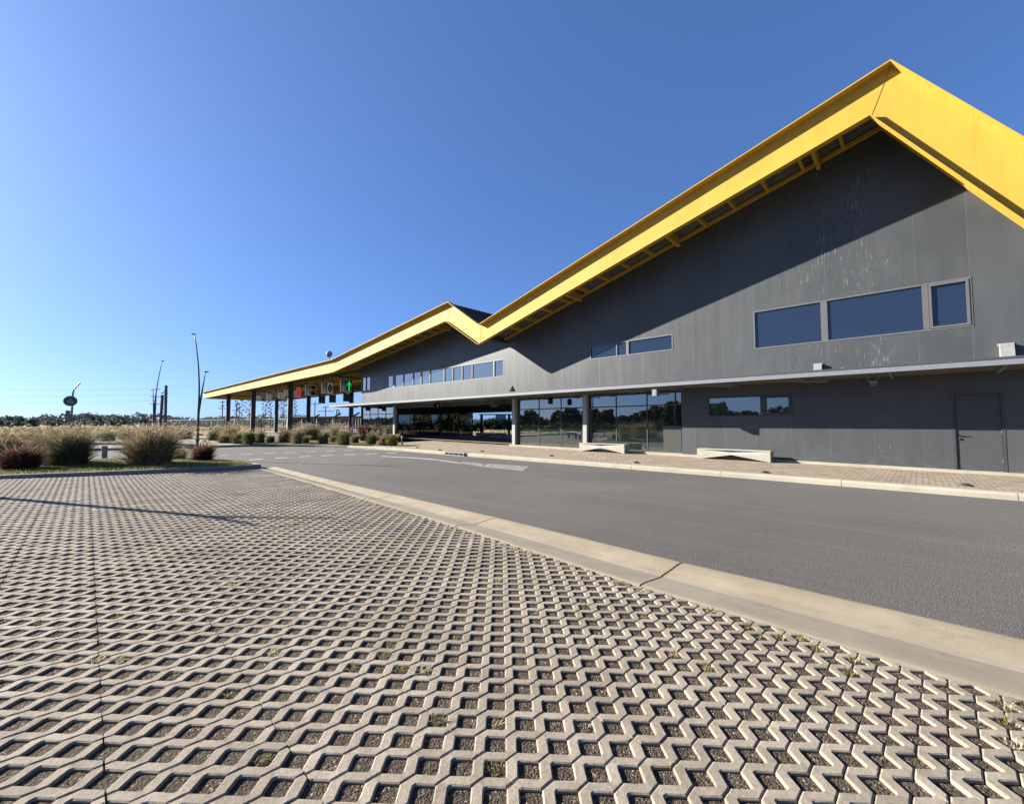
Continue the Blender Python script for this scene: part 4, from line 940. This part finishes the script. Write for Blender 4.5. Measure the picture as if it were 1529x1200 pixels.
def clump(kind,label,x,y,z,H,Rr,n,group='ornamental grasses in the planting beds',cat='grass clump',name='grass_clump'):
    K=dict(tan=(['bl_tan','bl_straw','bl_green','bl_olive'],[4,3,2,2],.30,['bl_plume','bl_straw']),
           green=(['bl_green','bl_grey','bl_dgreen','bl_tan'],[5,2,3,1.2],.10,['bl_straw']),
           mixed=(['bl_green','bl_olive','bl_tan','bl_dgreen'],[4,3,3,2],.18,['bl_plume']),
           red=(['bl_red','bl_maroon','bl_rust','bl_green'],[4,4,2,1],.05,['bl_rust']),
           rust=(['bl_rust','bl_tan','bl_red','bl_straw'],[4,3,2,2],.0,None),
           dark=(['bl_dgreen','bl_green','bl_grey'],[5,3,1],.0,None),
           yell=(['bl_yell','bl_olive','bl_green','bl_dgreen'],[3,3,3,2],.0,None),
           flax=(['bl_maroon','bl_red','bl_plume','bl_green'],[5,3,1,1],.0,None),
           grey=(['bl_grey','bl_olive','bl_green'],[4,3,3],.05,['bl_straw']))[kind]
    mats,wts,pl,pm=K; seedc[0]+=1; sd=seedc[0]
    t_=thing(name,label,cat,(x,y,z),0,group)
    wid=max(.006,.0085*Rr) if kind not in('flax','yell') else .035*Rr
    if n<700: wid*=1.9
    P,Q,mi,tips,dirs=blades(n,Rr*1.05,Rr*.32,H,mats,wts,wid,(.02,1.),.35 if kind!='flax' else .1,.45,4,sd,wind=.06)
    raw('leaves',P,Q,mats,mi,t_)
    # inner mass of shorter blades so that the heart is dense
    P,Q,mi,_,_=blades(max(60,n//2),Rr*.8,Rr*.42,H*.62,mats[:3],wts[:3],wid*1.1,(.0,.9),.3,.5,4,sd+500)
    raw('inner_leaves',P,Q,mats,mi,t_)
    P,Q,mi,_,_=blades(max(50,int(n*(.45 if kind in('red','rust','grey','mixed') else .2))),Rr*1.05,Rr*.45,H*.46,mats[:3],wts[:3],wid,(.35,1.),.35,.5,4,sd+700)
    raw('skirt_leaves',P,Q,mats,mi,t_)
    if pl and n*pl>60:
        P,Q,mi,tips,dirs=blades(int(n*pl),Rr*.95,Rr*.25,H*1.12,['bl_straw'],[1],.004 if n>=700 else .008,(.05,1.),.22,.3,4,sd+900,wind=.1)
        raw('stalks',P,Q,['bl_straw'],None,t_)
        V,Q=plumes(tips,dirs,.26*min(1,H/1.4),.016 if n>=700 else .026,sd); tag(raw('seed_heads',V,Q,pm[:1],None,t_),kind='stuff')
    return t_
zi=lambda x: islz(x)+.02
clump('red','dark red grass clump at far left on the island turf',-.75,19.5,zi(-.7),.90,.85,1300)
clump('green','large green grass clump with pale plumes beside the dark red one',.25,20.3,zi(0),1.36,1.05,2200)
clump('tan','broad tan plumed grass at the left edge behind the dark red clump',-1.3,22.6,zi(-1),1.2,1.2,1300)
clump('tan','tan plumed grass rising behind the large green clump',-.15,22.3,zi(0),1.28,1.0,1200)
clump('tan','large tan fountain grass in the middle of the island turf',2.2,19.2,zi(2.2),1.36,1.25,2500)
clump('mixed','small green tuft between the fountain grass and the red ball',3.35,21.4,zi(3.3),.5,.42,480)
clump('red','round dark red grass clump at the island tip below the lamp',3.85,20.0,zi(3.8),.82,.64,1400)
for (x,y) in ((-3.4,21.2),(-5.2,23.5),(-7.5,24),(-10,25.4),(-13,27),(-16.5,27.6),(-20,30)):
    clump(random.choice(['tan','green','mixed','red']),'grass clump on the island left of the view, mirrored in the glazing',x,y,zi(-1),random.uniform(1.2,1.8),1.1,800)
# across the road, left
sp=[('dark','dark green broad grass bush beyond the curved rail',160,658,.20,1.35,1.3),
    ('tan','tan grass clump to the right of the dark bush beyond the rail',187,657,.1,1.5,1.2),
    ('tan','tan grass clump to the left of the dark bush beyond the rail',122,657,.1,1.5,1.3),
    ('rust','rusty tan clump behind the forked lamp across the road',274,655,.14,1.75,1.5),
    ('green','rounded olive clump just right of the forked lamp across the road',320,657,.15,1.55,1.15),
    ('tan','tall tan plumed clump at the left end of the long planting bed',344,660,.15,2.0,1.15),
    ('mixed','low green clump under the first canopy column',334,661,.15,1.0,.75),
    ('green','green clump second in the planting bed under the tan plumes',355,662,.15,1.35,.8),
    ('yell','spiky bright green clump below the second column',371,663,.15,1.45,.65),
    ('mixed','olive brown clump right of the spiky bright green one',387,661,.15,1.45,.8),
    ('grey','small grey green bush in the gap of the planting bed',404,660,.15,.95,.55),
    ('rust','reddish brown clump near the third canopy column',425,660,.15,1.65,.95),
    ('tan','pinkish tan clump right of the reddish brown one',443,662,.15,1.55,.8),
    ('grey','low grey green mound before the pinkish tan clump',455,661,.15,.95,.6),
    ('tan','tan plumed clump set back behind the grey green mound',452,657,.15,2.0,1.2),
    ('mixed','olive clump set back behind the upright green fountain',470,657,.15,1.8,1.0),
    ('green','upright green fountain in the centre of the planting bed',483,662,.15,1.45,.75),
    ('grey','small pale green tuft right of the central green fountain',497,660,.15,.85,.45),
    ('mixed','tall olive fountain with pale tips below the green arrow sign',513,664,.15,1.65,.85),
    ('tan','tan plumed clump set back below the dark emblem sign',500,656,.15,2.0,1.1),
    ('green','low green clump between the tall olive fountain and the purple flax',530,661,.15,1.0,.6),
    ('flax','purple flax with broad stiff leaves by the glazed corner',545,658,.15,1.85,.85),
    ('green','round green clump right of the purple flax',555,663,.15,1.3,.75),
    ('rust','orange brown mound of dry grass near the pavement corner',573,665,.15,1.1,.62),
    ('yell','yellow green spiky clump at the pavement corner',585,665.5,.15,1.2,.62)]
def onz(px,py,z):
    u=(px-764.5)/F; v=-(py-600)/F; cp,sp_=math.cos(PITCH),math.sin(PITCH); fw=cp-v*sp_; up=sp_+v*cp
    dx=u*math.cos(YAW)+fw*math.sin(YAW); dy=-u*math.sin(YAW)+fw*math.cos(YAW); t=(z-EYE)/up; return dx*t,dy*t
for kind,label,px_,py_,z_,H,Rr in sp:
    x,y=onz(px_,py_,z_); clump(kind,label,x,y,z_-.02,H*.82,Rr*.95,620 if y<42 else 420)
for i,(px_,py_) in enumerate(((15,657),(45,656),(75,658),(100,655),(215,655),(245,656))):
    x,y=onz(px_,py_,.14); clump('tan',['leftmost tan clump of the far bed left of the disc sign','second tan clump of the far bed left of the disc sign','third tan clump of the far bed left of the disc sign','tan clump at the foot of the disc sign','tan clump of the far bed left of the tall forked lamp','tan clump of the far bed right of the tall forked lamp'][i],x,y,.12,.85,1.5,420)
# hedge bushes behind the passage
def bush(x,y,z,H,Rr,label,mats=('lf_dark','lf_mid'),n=1400,leaf=.09,name='hedge_bush',cat='bush',group='dark bushes behind the passage'):
    t_=thing(name,label,cat,(x,y,z),0,group); g=np.random.default_rng(int(x*100+y*7)%99999)
    th=g.uniform(0,2*np.pi,n); ph=np.arccos(g.uniform(-.2,1,n)); rr=(.55+.5*g.uniform(0,1,n)**.5)
    lump=1+.18*np.sin(3*th+x)+.14*np.sin(5*ph+2*th)
    P=np.stack([Rr*rr*lump*np.sin(ph)*np.cos(th),Rr*rr*lump*np.sin(ph)*np.sin(th),H*.45+H*.55*rr*lump*np.cos(ph)],1)
    V,Q,mi=leafquads(P,leaf,g,len(mats)); raw('foliage',V,Q,list(mats),mi,t_)
    mb=MB(); 
    for k in range(4): a=k*1.6; mb.tube([(0.05*math.cos(a),.05*math.sin(a),0),(Rr*.4*math.cos(a),Rr*.4*math.sin(a),H*.6)],[.03,.012],'bark',5)
    mb.build('stems',t_); return t_
def leafquads(P,size,g,nm,flat=.0):
    n=len(P); a=g.normal(size=(n,3)); a/=np.linalg.norm(a,axis=1)[:,None]; b_=np.cross(a,g.normal(size=(n,3))); b_/=np.linalg.norm(b_,axis=1)[:,None]
    s=size*g.uniform(.5,1.3,n)[:,None]; a=a*s; b_=b_*s*.55
    V=np.stack([P-a,P+b_,P+a,P-b_],1).reshape(-1,3); Q=np.arange(n*4).reshape(-1,4); return V,Q,g.integers(0,nm,n)
for i,(x,y,h,r_) in enumerate(((31.6,35.3,1.25,.8),(32.9,34.2,1.75,.95),(33.7,32.9,1.75,.95),(34.6,31.6,1.55,.9),(35.6,30.2,1.5,1.),(39,39,1.6,1.4))):
    bush(x,y,zw(30)-.02,h,r_,['leftmost dark bush seen through the passage','tallest dark bush seen through the passage, left of the pale teal sign','dark bush seen through the passage below the pale teal sign','dark bush behind the right post of the passage view','dark bush beside the pale column in the passage view','farther dark bush beyond the passage hedge'][i])
# trees
def tree(name,label,x,y,z,H,Rr,mats,ncl,nleaf,leaf,group,trunk=.16,crown0=.3,seed=1,cat='tree',sparse=False):
    t_=thing(name,label,cat,(x,y,z),0,group); g=np.random.default_rng(seed); mb=MB(); cl=[]
    mb.tube([(0,0,0),(.05*H*.1,0,H*.35),(0,.03*H*.1,H*.8)],[trunk,trunk*.75,trunk*.2],'bark',7)
    for k in range(ncl):
        f=crown0+(1-crown0)*(k+.5)/ncl; a=k*2.4+g.uniform(-.5,.5); prof=math.sin(math.pi*min(.97,max(.12,(f-crown0*.8)/(1.08-crown0*.8))))**.7
        r_=Rr*prof*g.uniform(.45,1.); c_=np.array([r_*math.cos(a),r_*math.sin(a),H*f]); cl.append((c_,Rr*g.uniform(.22,.42)))
        mb.tube([(0,0,max(.15*H,H*f-r_*.8)),tuple(c_*np.array([.6,.6,1])-np.array([0,0,r_*.2])),tuple(c_)],[trunk*.3,trunk*.18,trunk*.06],'bark',5)
    mb.build('trunk',t_); PP=[]
    for c_,cr in cl:
        d=g.normal(size=(nleaf,3)); d/=np.linalg.norm(d,axis=1)[:,None]; PP.append(c_+d*(cr*g.uniform(.3,1.05,nleaf)**.6)[:,None]*np.array([1,1,.75]))
    V,Q,mi=leafquads(np.concatenate(PP),leaf,g,len(mats)); raw('crown',V,Q,list(mats),mi,t_); return t_
# trees mirrored in the glazing (left of the view)
protos=[tree('tree','leafy dark green tree in the row across the car park left of the view',-40,26,-.05,5.2,2.3,('lf_dark','lf_mid','lf_grey'),16,160,.28,'row of trees across the car park',seed=3),
        tree('tree','leafy dark green tree in the row across the car park left of the view',-44,35,-.05,5.8,2.6,('lf_dark','lf_grey','lf_mid'),18,160,.30,'row of trees across the car park',seed=4)]
for k,(x,y) in enumerate(((-50,42),(-46,52),(-56,58),(-52,66),(-60,75),(-56,84),(-44,17),(-48,9),(-62,30),(-64,48),(-66,64),(-50,95),(-40,108))):
    dup(protos[k%2],(x,y,-.05),k*1.3,sc=random.uniform(.75,1.1))
hb=bush(-9.0,30,.0,1.7,1.5,'dark shrub in the hedge row across the car park left of the view',n=900,leaf=.12,group='hedge row across the car park')
for k,(x,y) in enumerate(((-9.4,33.2),(-10.2,36),(-9.6,39.4),(-11,42.5),(-10.4,46),(-11.6,49),(-11.2,53),(-12.5,57),(-12.2,61),(-13.5,66),(-13,71),(-9.2,26.6),(-9.8,23.2),(-10.8,19),(-14.5,30),(-15.5,36),(-16.5,43),(-17,50),(-18,58))):
    dup(hb,(x,y,0),k*2.1,sc=random.uniform(.7,1.15))
for k,(x,y) in enumerate(((-42,33),(-38,39),(-43,46),(-47,37),(-41,50),(-48,57),(-44,62),(-50,69),(-52,49),(-46,27),(-40,21),(-55,63),(-58,50),(-52,77),(-60,90),(-48,85))):
    dup(protos[k%2],(x,y,-.05),k*1.7,sc=random.uniform(.6,.95))
rb=bush(36.5,27.5,.0,1.9,1.3,'unseen dark shrub added behind the terminal to darken the reflection in the recessed glazing',n=900,leaf=.11,group='unseen shrubs added behind the terminal for the glazing reflection')  # unseen shrubs, added so the recessed glazing mirrors dark foliage
for k,(x,y) in enumerate(((36.2,24.8),(36.9,22),(36.4,19.4),(37.2,16.6),(36.6,13.8),(37,11),(36.6,8),(37.2,5),(36.8,1.5),(37.4,-2))): dup(rb,(x,y,0),k*1.9,sc=random.uniform(.8,1.3))
for k,(x,y) in enumerate(((43,24),(45,19),(44,13),(47,7),(45,1),(49,-5),(52,12),(53,20))): dup(protos[k%2],(x,y,-.05),k*1.1,'unseen leafy tree added behind the terminal to darken the reflection in the recessed glazing',sc=random.uniform(.7,1.))  # unseen trees added behind the shrubs, only for that reflection
# slender trees beyond the canopy
for i,(px_,d_,yt,l,rr,sp_) in enumerate(((357,120,592,'slender sparse tree between the first two columns',1.3,9),(373,125,590,'bare branching tree left of the second column',1.7,8),(396,120,596,'thin sparse tree right of the second column',1.0,7),
        (404,130,592,'thin sparse sapling left of the rear column',.8,7),(423,120,594,'leafy sparse tree left of the third column',2.0,11),(441,140,597,'thin bare tree right of the third column',.9,6),(312,190,622,'small round tree far left of the canopy tip',1.8,9),(390,110,619,'low bushy tree below the pale signs',1.6,9))):
    p=at_px(px_,d_); H=EYE+(633-yt)*d_/641
    tree('background_tree',l,p.x,p.y,-.06,H,rr,('lf_grey','lf_mid','lf_dark'),sp_*3,34,.13,'thin trees beyond the canopy',trunk=.15,crown0=.2,seed=40+i)
for i,(x,y,H,rr,mm,l) in enumerate(((62,48,4.4,3.0,('lf_olive','lf_mid','lf_dry'),'olive and rust tree seen through the passage left of the teal sign'),(60,40,4.6,2.6,('lf_mid','lf_dark','lf_olive'),'dark green tree seen through the passage behind the teal sign'),(66,56,4.2,2.5,('lf_dry','lf_olive','lf_mid'),'brownish tree at the left edge of the passage view'),(70,40,3.6,2.6,('lf_mid','lf_olive','lf_dry'),'olive tree at the right edge of the passage view'))):
    tree('background_tree',l,x,y,-.06,H,rr,mm,16,120,.22,'trees beyond the passage',trunk=.2,crown0=.15,seed=70+i)
# passage rear frame posts
t_=thing('rear_frame','dark steel goalpost frame with a pale top rail standing behind the passage','frame',(33.4,34.0,.1),-YAW)
for q in (-1.7,1.35,4.5):
    mb=MB(); mb.box((q-.14,-.12,0),(q+.14,.12,2.5),'steel_dark'); mb.build('post',t_)
mb=MB(); mb.box((-2.,-.06,2.501),(5,.06,2.62),'steel_mid'); mb.build('rail',t_)
# far woods: a continuous mass on the horizon
def woods():
    g=np.random.default_rng(11); PP=[]; MI=[]
    for k in range(1300):
        a=math.radians(g.uniform(-125,100)); d_=g.uniform(270,420); gap=.5+.5*math.sin(a*23)+.35*math.sin(a*57+1)
        h=(3.6+2.0*gap*g.uniform(.5,1.1)+g.uniform(0,2.2))*d_/300; r_=g.uniform(2.,4.5)*d_/300
        n=70; d3=g.normal(size=(n,3)); d3/=np.linalg.norm(d3,axis=1)[:,None]
        P=d3*g.uniform(.4,1.,n)[:,None]**.5*np.array([r_,r_,h*.45]); P[:,2]+=h*.55
        P[:,0]+=d_*math.sin(a); P[:,1]+=d_*math.cos(a); PP.append(P)
    V,Q,mi=leafquads(np.concatenate(PP),1.0,g,2); o=raw('far_woods',V,Q,['lf_far','lf_haze'],mi); tag(o,'grey green belt of woods along the horizon','woods',kind='stuff')
woods()
# dry meadow grass band beyond the road
def meadow():
    g=np.random.default_rng(5); n=9000; a=g.uniform(-1.3,.5,n); d_=70+g.uniform(0,1,n)**1.3*160
    x=d_*np.sin(a); y=d_*np.cos(a); keep=(x<-.02*y+16)|(y>125); x,y=x[keep],y[keep]; n=len(x); h=g.uniform(.25,.75,n); w_=g.uniform(.3,.9,n)
    t=g.uniform(0,np.pi,n); ux,uy=np.cos(t)*w_,np.sin(t)*w_; z0=np.full(n,-.06)
    V=np.stack([np.stack([x-ux*.5,y-uy*.5,z0],1),np.stack([x+ux*.5,y+uy*.5,z0],1),np.stack([x+ux,y+uy,h],1),np.stack([x-ux*.8,y-uy*.8,h*.8],1)],1).reshape(-1,3)
    o=raw('meadow_grass',V,np.arange(n*4).reshape(-1,4),['bl_straw','bl_tan','bl_olive'],g.integers(0,3,n)); tag(o,'dry tan meadow grass beyond the road','meadow grass',kind='stuff')
meadow()
# turf blades on the island
def turf():
    g=np.random.default_rng(6); n=26000; x=g.uniform(-6,4.7,n); f=np.array([front(v) for v in x])+.22; bk=np.array([lerp([(-40,35.2),(-30,32.4),(-2,24.2),(2,23.1),(3.2,22.2),(4.2,20.4),(4.75,18.4)],v) for v in x])-.2
    y=f+(np.maximum(bk-f,.05))*g.uniform(0,1,n); z=np.array([islz(v) for v in x])+.015
    h=g.uniform(.03,.09,n); a=g.uniform(0,6.28,n); w_=.008; ox,oy=np.cos(a),np.sin(a)
    lx,ly=g.normal(0,.03,n),g.normal(0,.03,n)
    V=np.stack([np.stack([x-ox*w_,y-oy*w_,z],1),np.stack([x+ox*w_,y+oy*w_,z],1),np.stack([x+ox*w_*.3+lx,y+oy*w_*.3+ly,z+h],1),np.stack([x-ox*w_*.3+lx,y-oy*w_*.3+ly,z+h],1)],1).reshape(-1,3)
    o=raw('turf_blades',V,np.arange(n*4).reshape(-1,4),['bl_olive','bl_green','bl_yell'],g.integers(0,3,n)); tag(o,'short green turf on the kerbed island','grass',kind='stuff')
turf()
# weeds, pebbles in the paver cells
def weeds():
    g=np.random.default_rng(9); PV=[];PQ=[];PM=[];k=0; c,s=math.cos(PT),math.sin(PT)
    spots=[]
    for (px_,py_) in ((145,1000),(172,1005),(620,1015),(580,1025),(500,1020),(635,1090),(1050,990),(1275,985),(1500,1050),(1515,1080),(275,918),(410,985),(1265,995),(560,1000),(880,905),(740,870),(1525,1110),(1490,1020)): spots.append((*onz(px_,py_,.08),.62))
    for _ in range(240):
        y=g.uniform(1.2,16.); x=g.uniform(-2,kin(y)); spots.append((x,y,g.uniform(.12,.5)))
    for _ in range(120):
        y=g.uniform(-1,15); spots.append((kin(y)-g.uniform(0,.25),y,g.uniform(.3,.8)))
    for x,y,f in spots:
        xp,yp=w2p(x,y); i=round((xp-.11)/.1); j=round((yp-1.8499)/.10615)
        if (i+j)%2: i+=1
        xp=.11+i*.1; yp=1.8499+j*.10615; X,Y=xp*c+yp*s,-xp*s+yp*c
        if X>kin(Y)-.05: continue
        n=int(26*f)+8; P,Q,mi,_,_=blades(n,.075*f+.02,.035,.065*f+.015,['bl_yell'],[1],.0025,(.1,1.),.5,.6,4,int(g.integers(1e6)))
        P[:,0]+=X; P[:,1]+=Y; P[:,2]+=zpav(X,Y)-.0125; PV.append(P); PQ.append(Q+k); k+=len(P); PM.append(np.full(len(Q),g.integers(0,3)))
    o=raw('weeds',np.concatenate(PV),np.concatenate(PQ),['weed_pale','weed_green','bl_straw'],np.concatenate(PM)); tag(o,'small yellow green weeds growing in the paver cells','weeds',kind='stuff')
weeds()
def pebbles():
    g=np.random.default_rng(10); V=[];Fc=[];mi=[]; c,s=math.cos(PT),math.sin(PT)
    base=np.array([(1,0,0),(-1,0,0),(0,1,0),(0,-1,0),(0,0,1),(0,0,-1)],float); tri=[(0,2,4),(2,1,4),(1,3,4),(3,0,4),(2,0,5),(1,2,5),(3,1,5),(0,3,5)]
    for q in range(9000):
        d_=g.uniform(0,1)**1.8*7+.9; a=g.uniform(-.35,1.55); X=d_*math.sin(a); Y=d_*math.cos(a)
        if q%4==3: Y=g.uniform(.2,9); X=kin(Y)-abs(g.normal(0,.10))-.01
        if X>kin(Y)-.005: continue
        r_=g.uniform(.002,.0055) if q>60 else g.uniform(.006,.013)
        P=base*r_*g.uniform(.6,1.2,(6,3)); P[:,2]*=.7
        P[:,0]+=X;P[:,1]+=Y;P[:,2]+=zpav(X,Y)-.0125+r_*.3; k=len(V)*6; V.append(P); Fc+=[(a_+k,b_+k,c_+k) for a_,b_,c_ in tri]; mi+=[int(q<60) if q<60 else int(g.integers(1,3))]*8
    V=np.concatenate(V); mi=[0 if m==1 and k<60*8 else m for k,m in enumerate(mi)]
    o=raw('gravel',V,Fc,['white','soil','kerb_gutter'],mi); tag(o,'loose grit and white pebbles lying in the paver cells','gravel',kind='stuff')
pebbles()
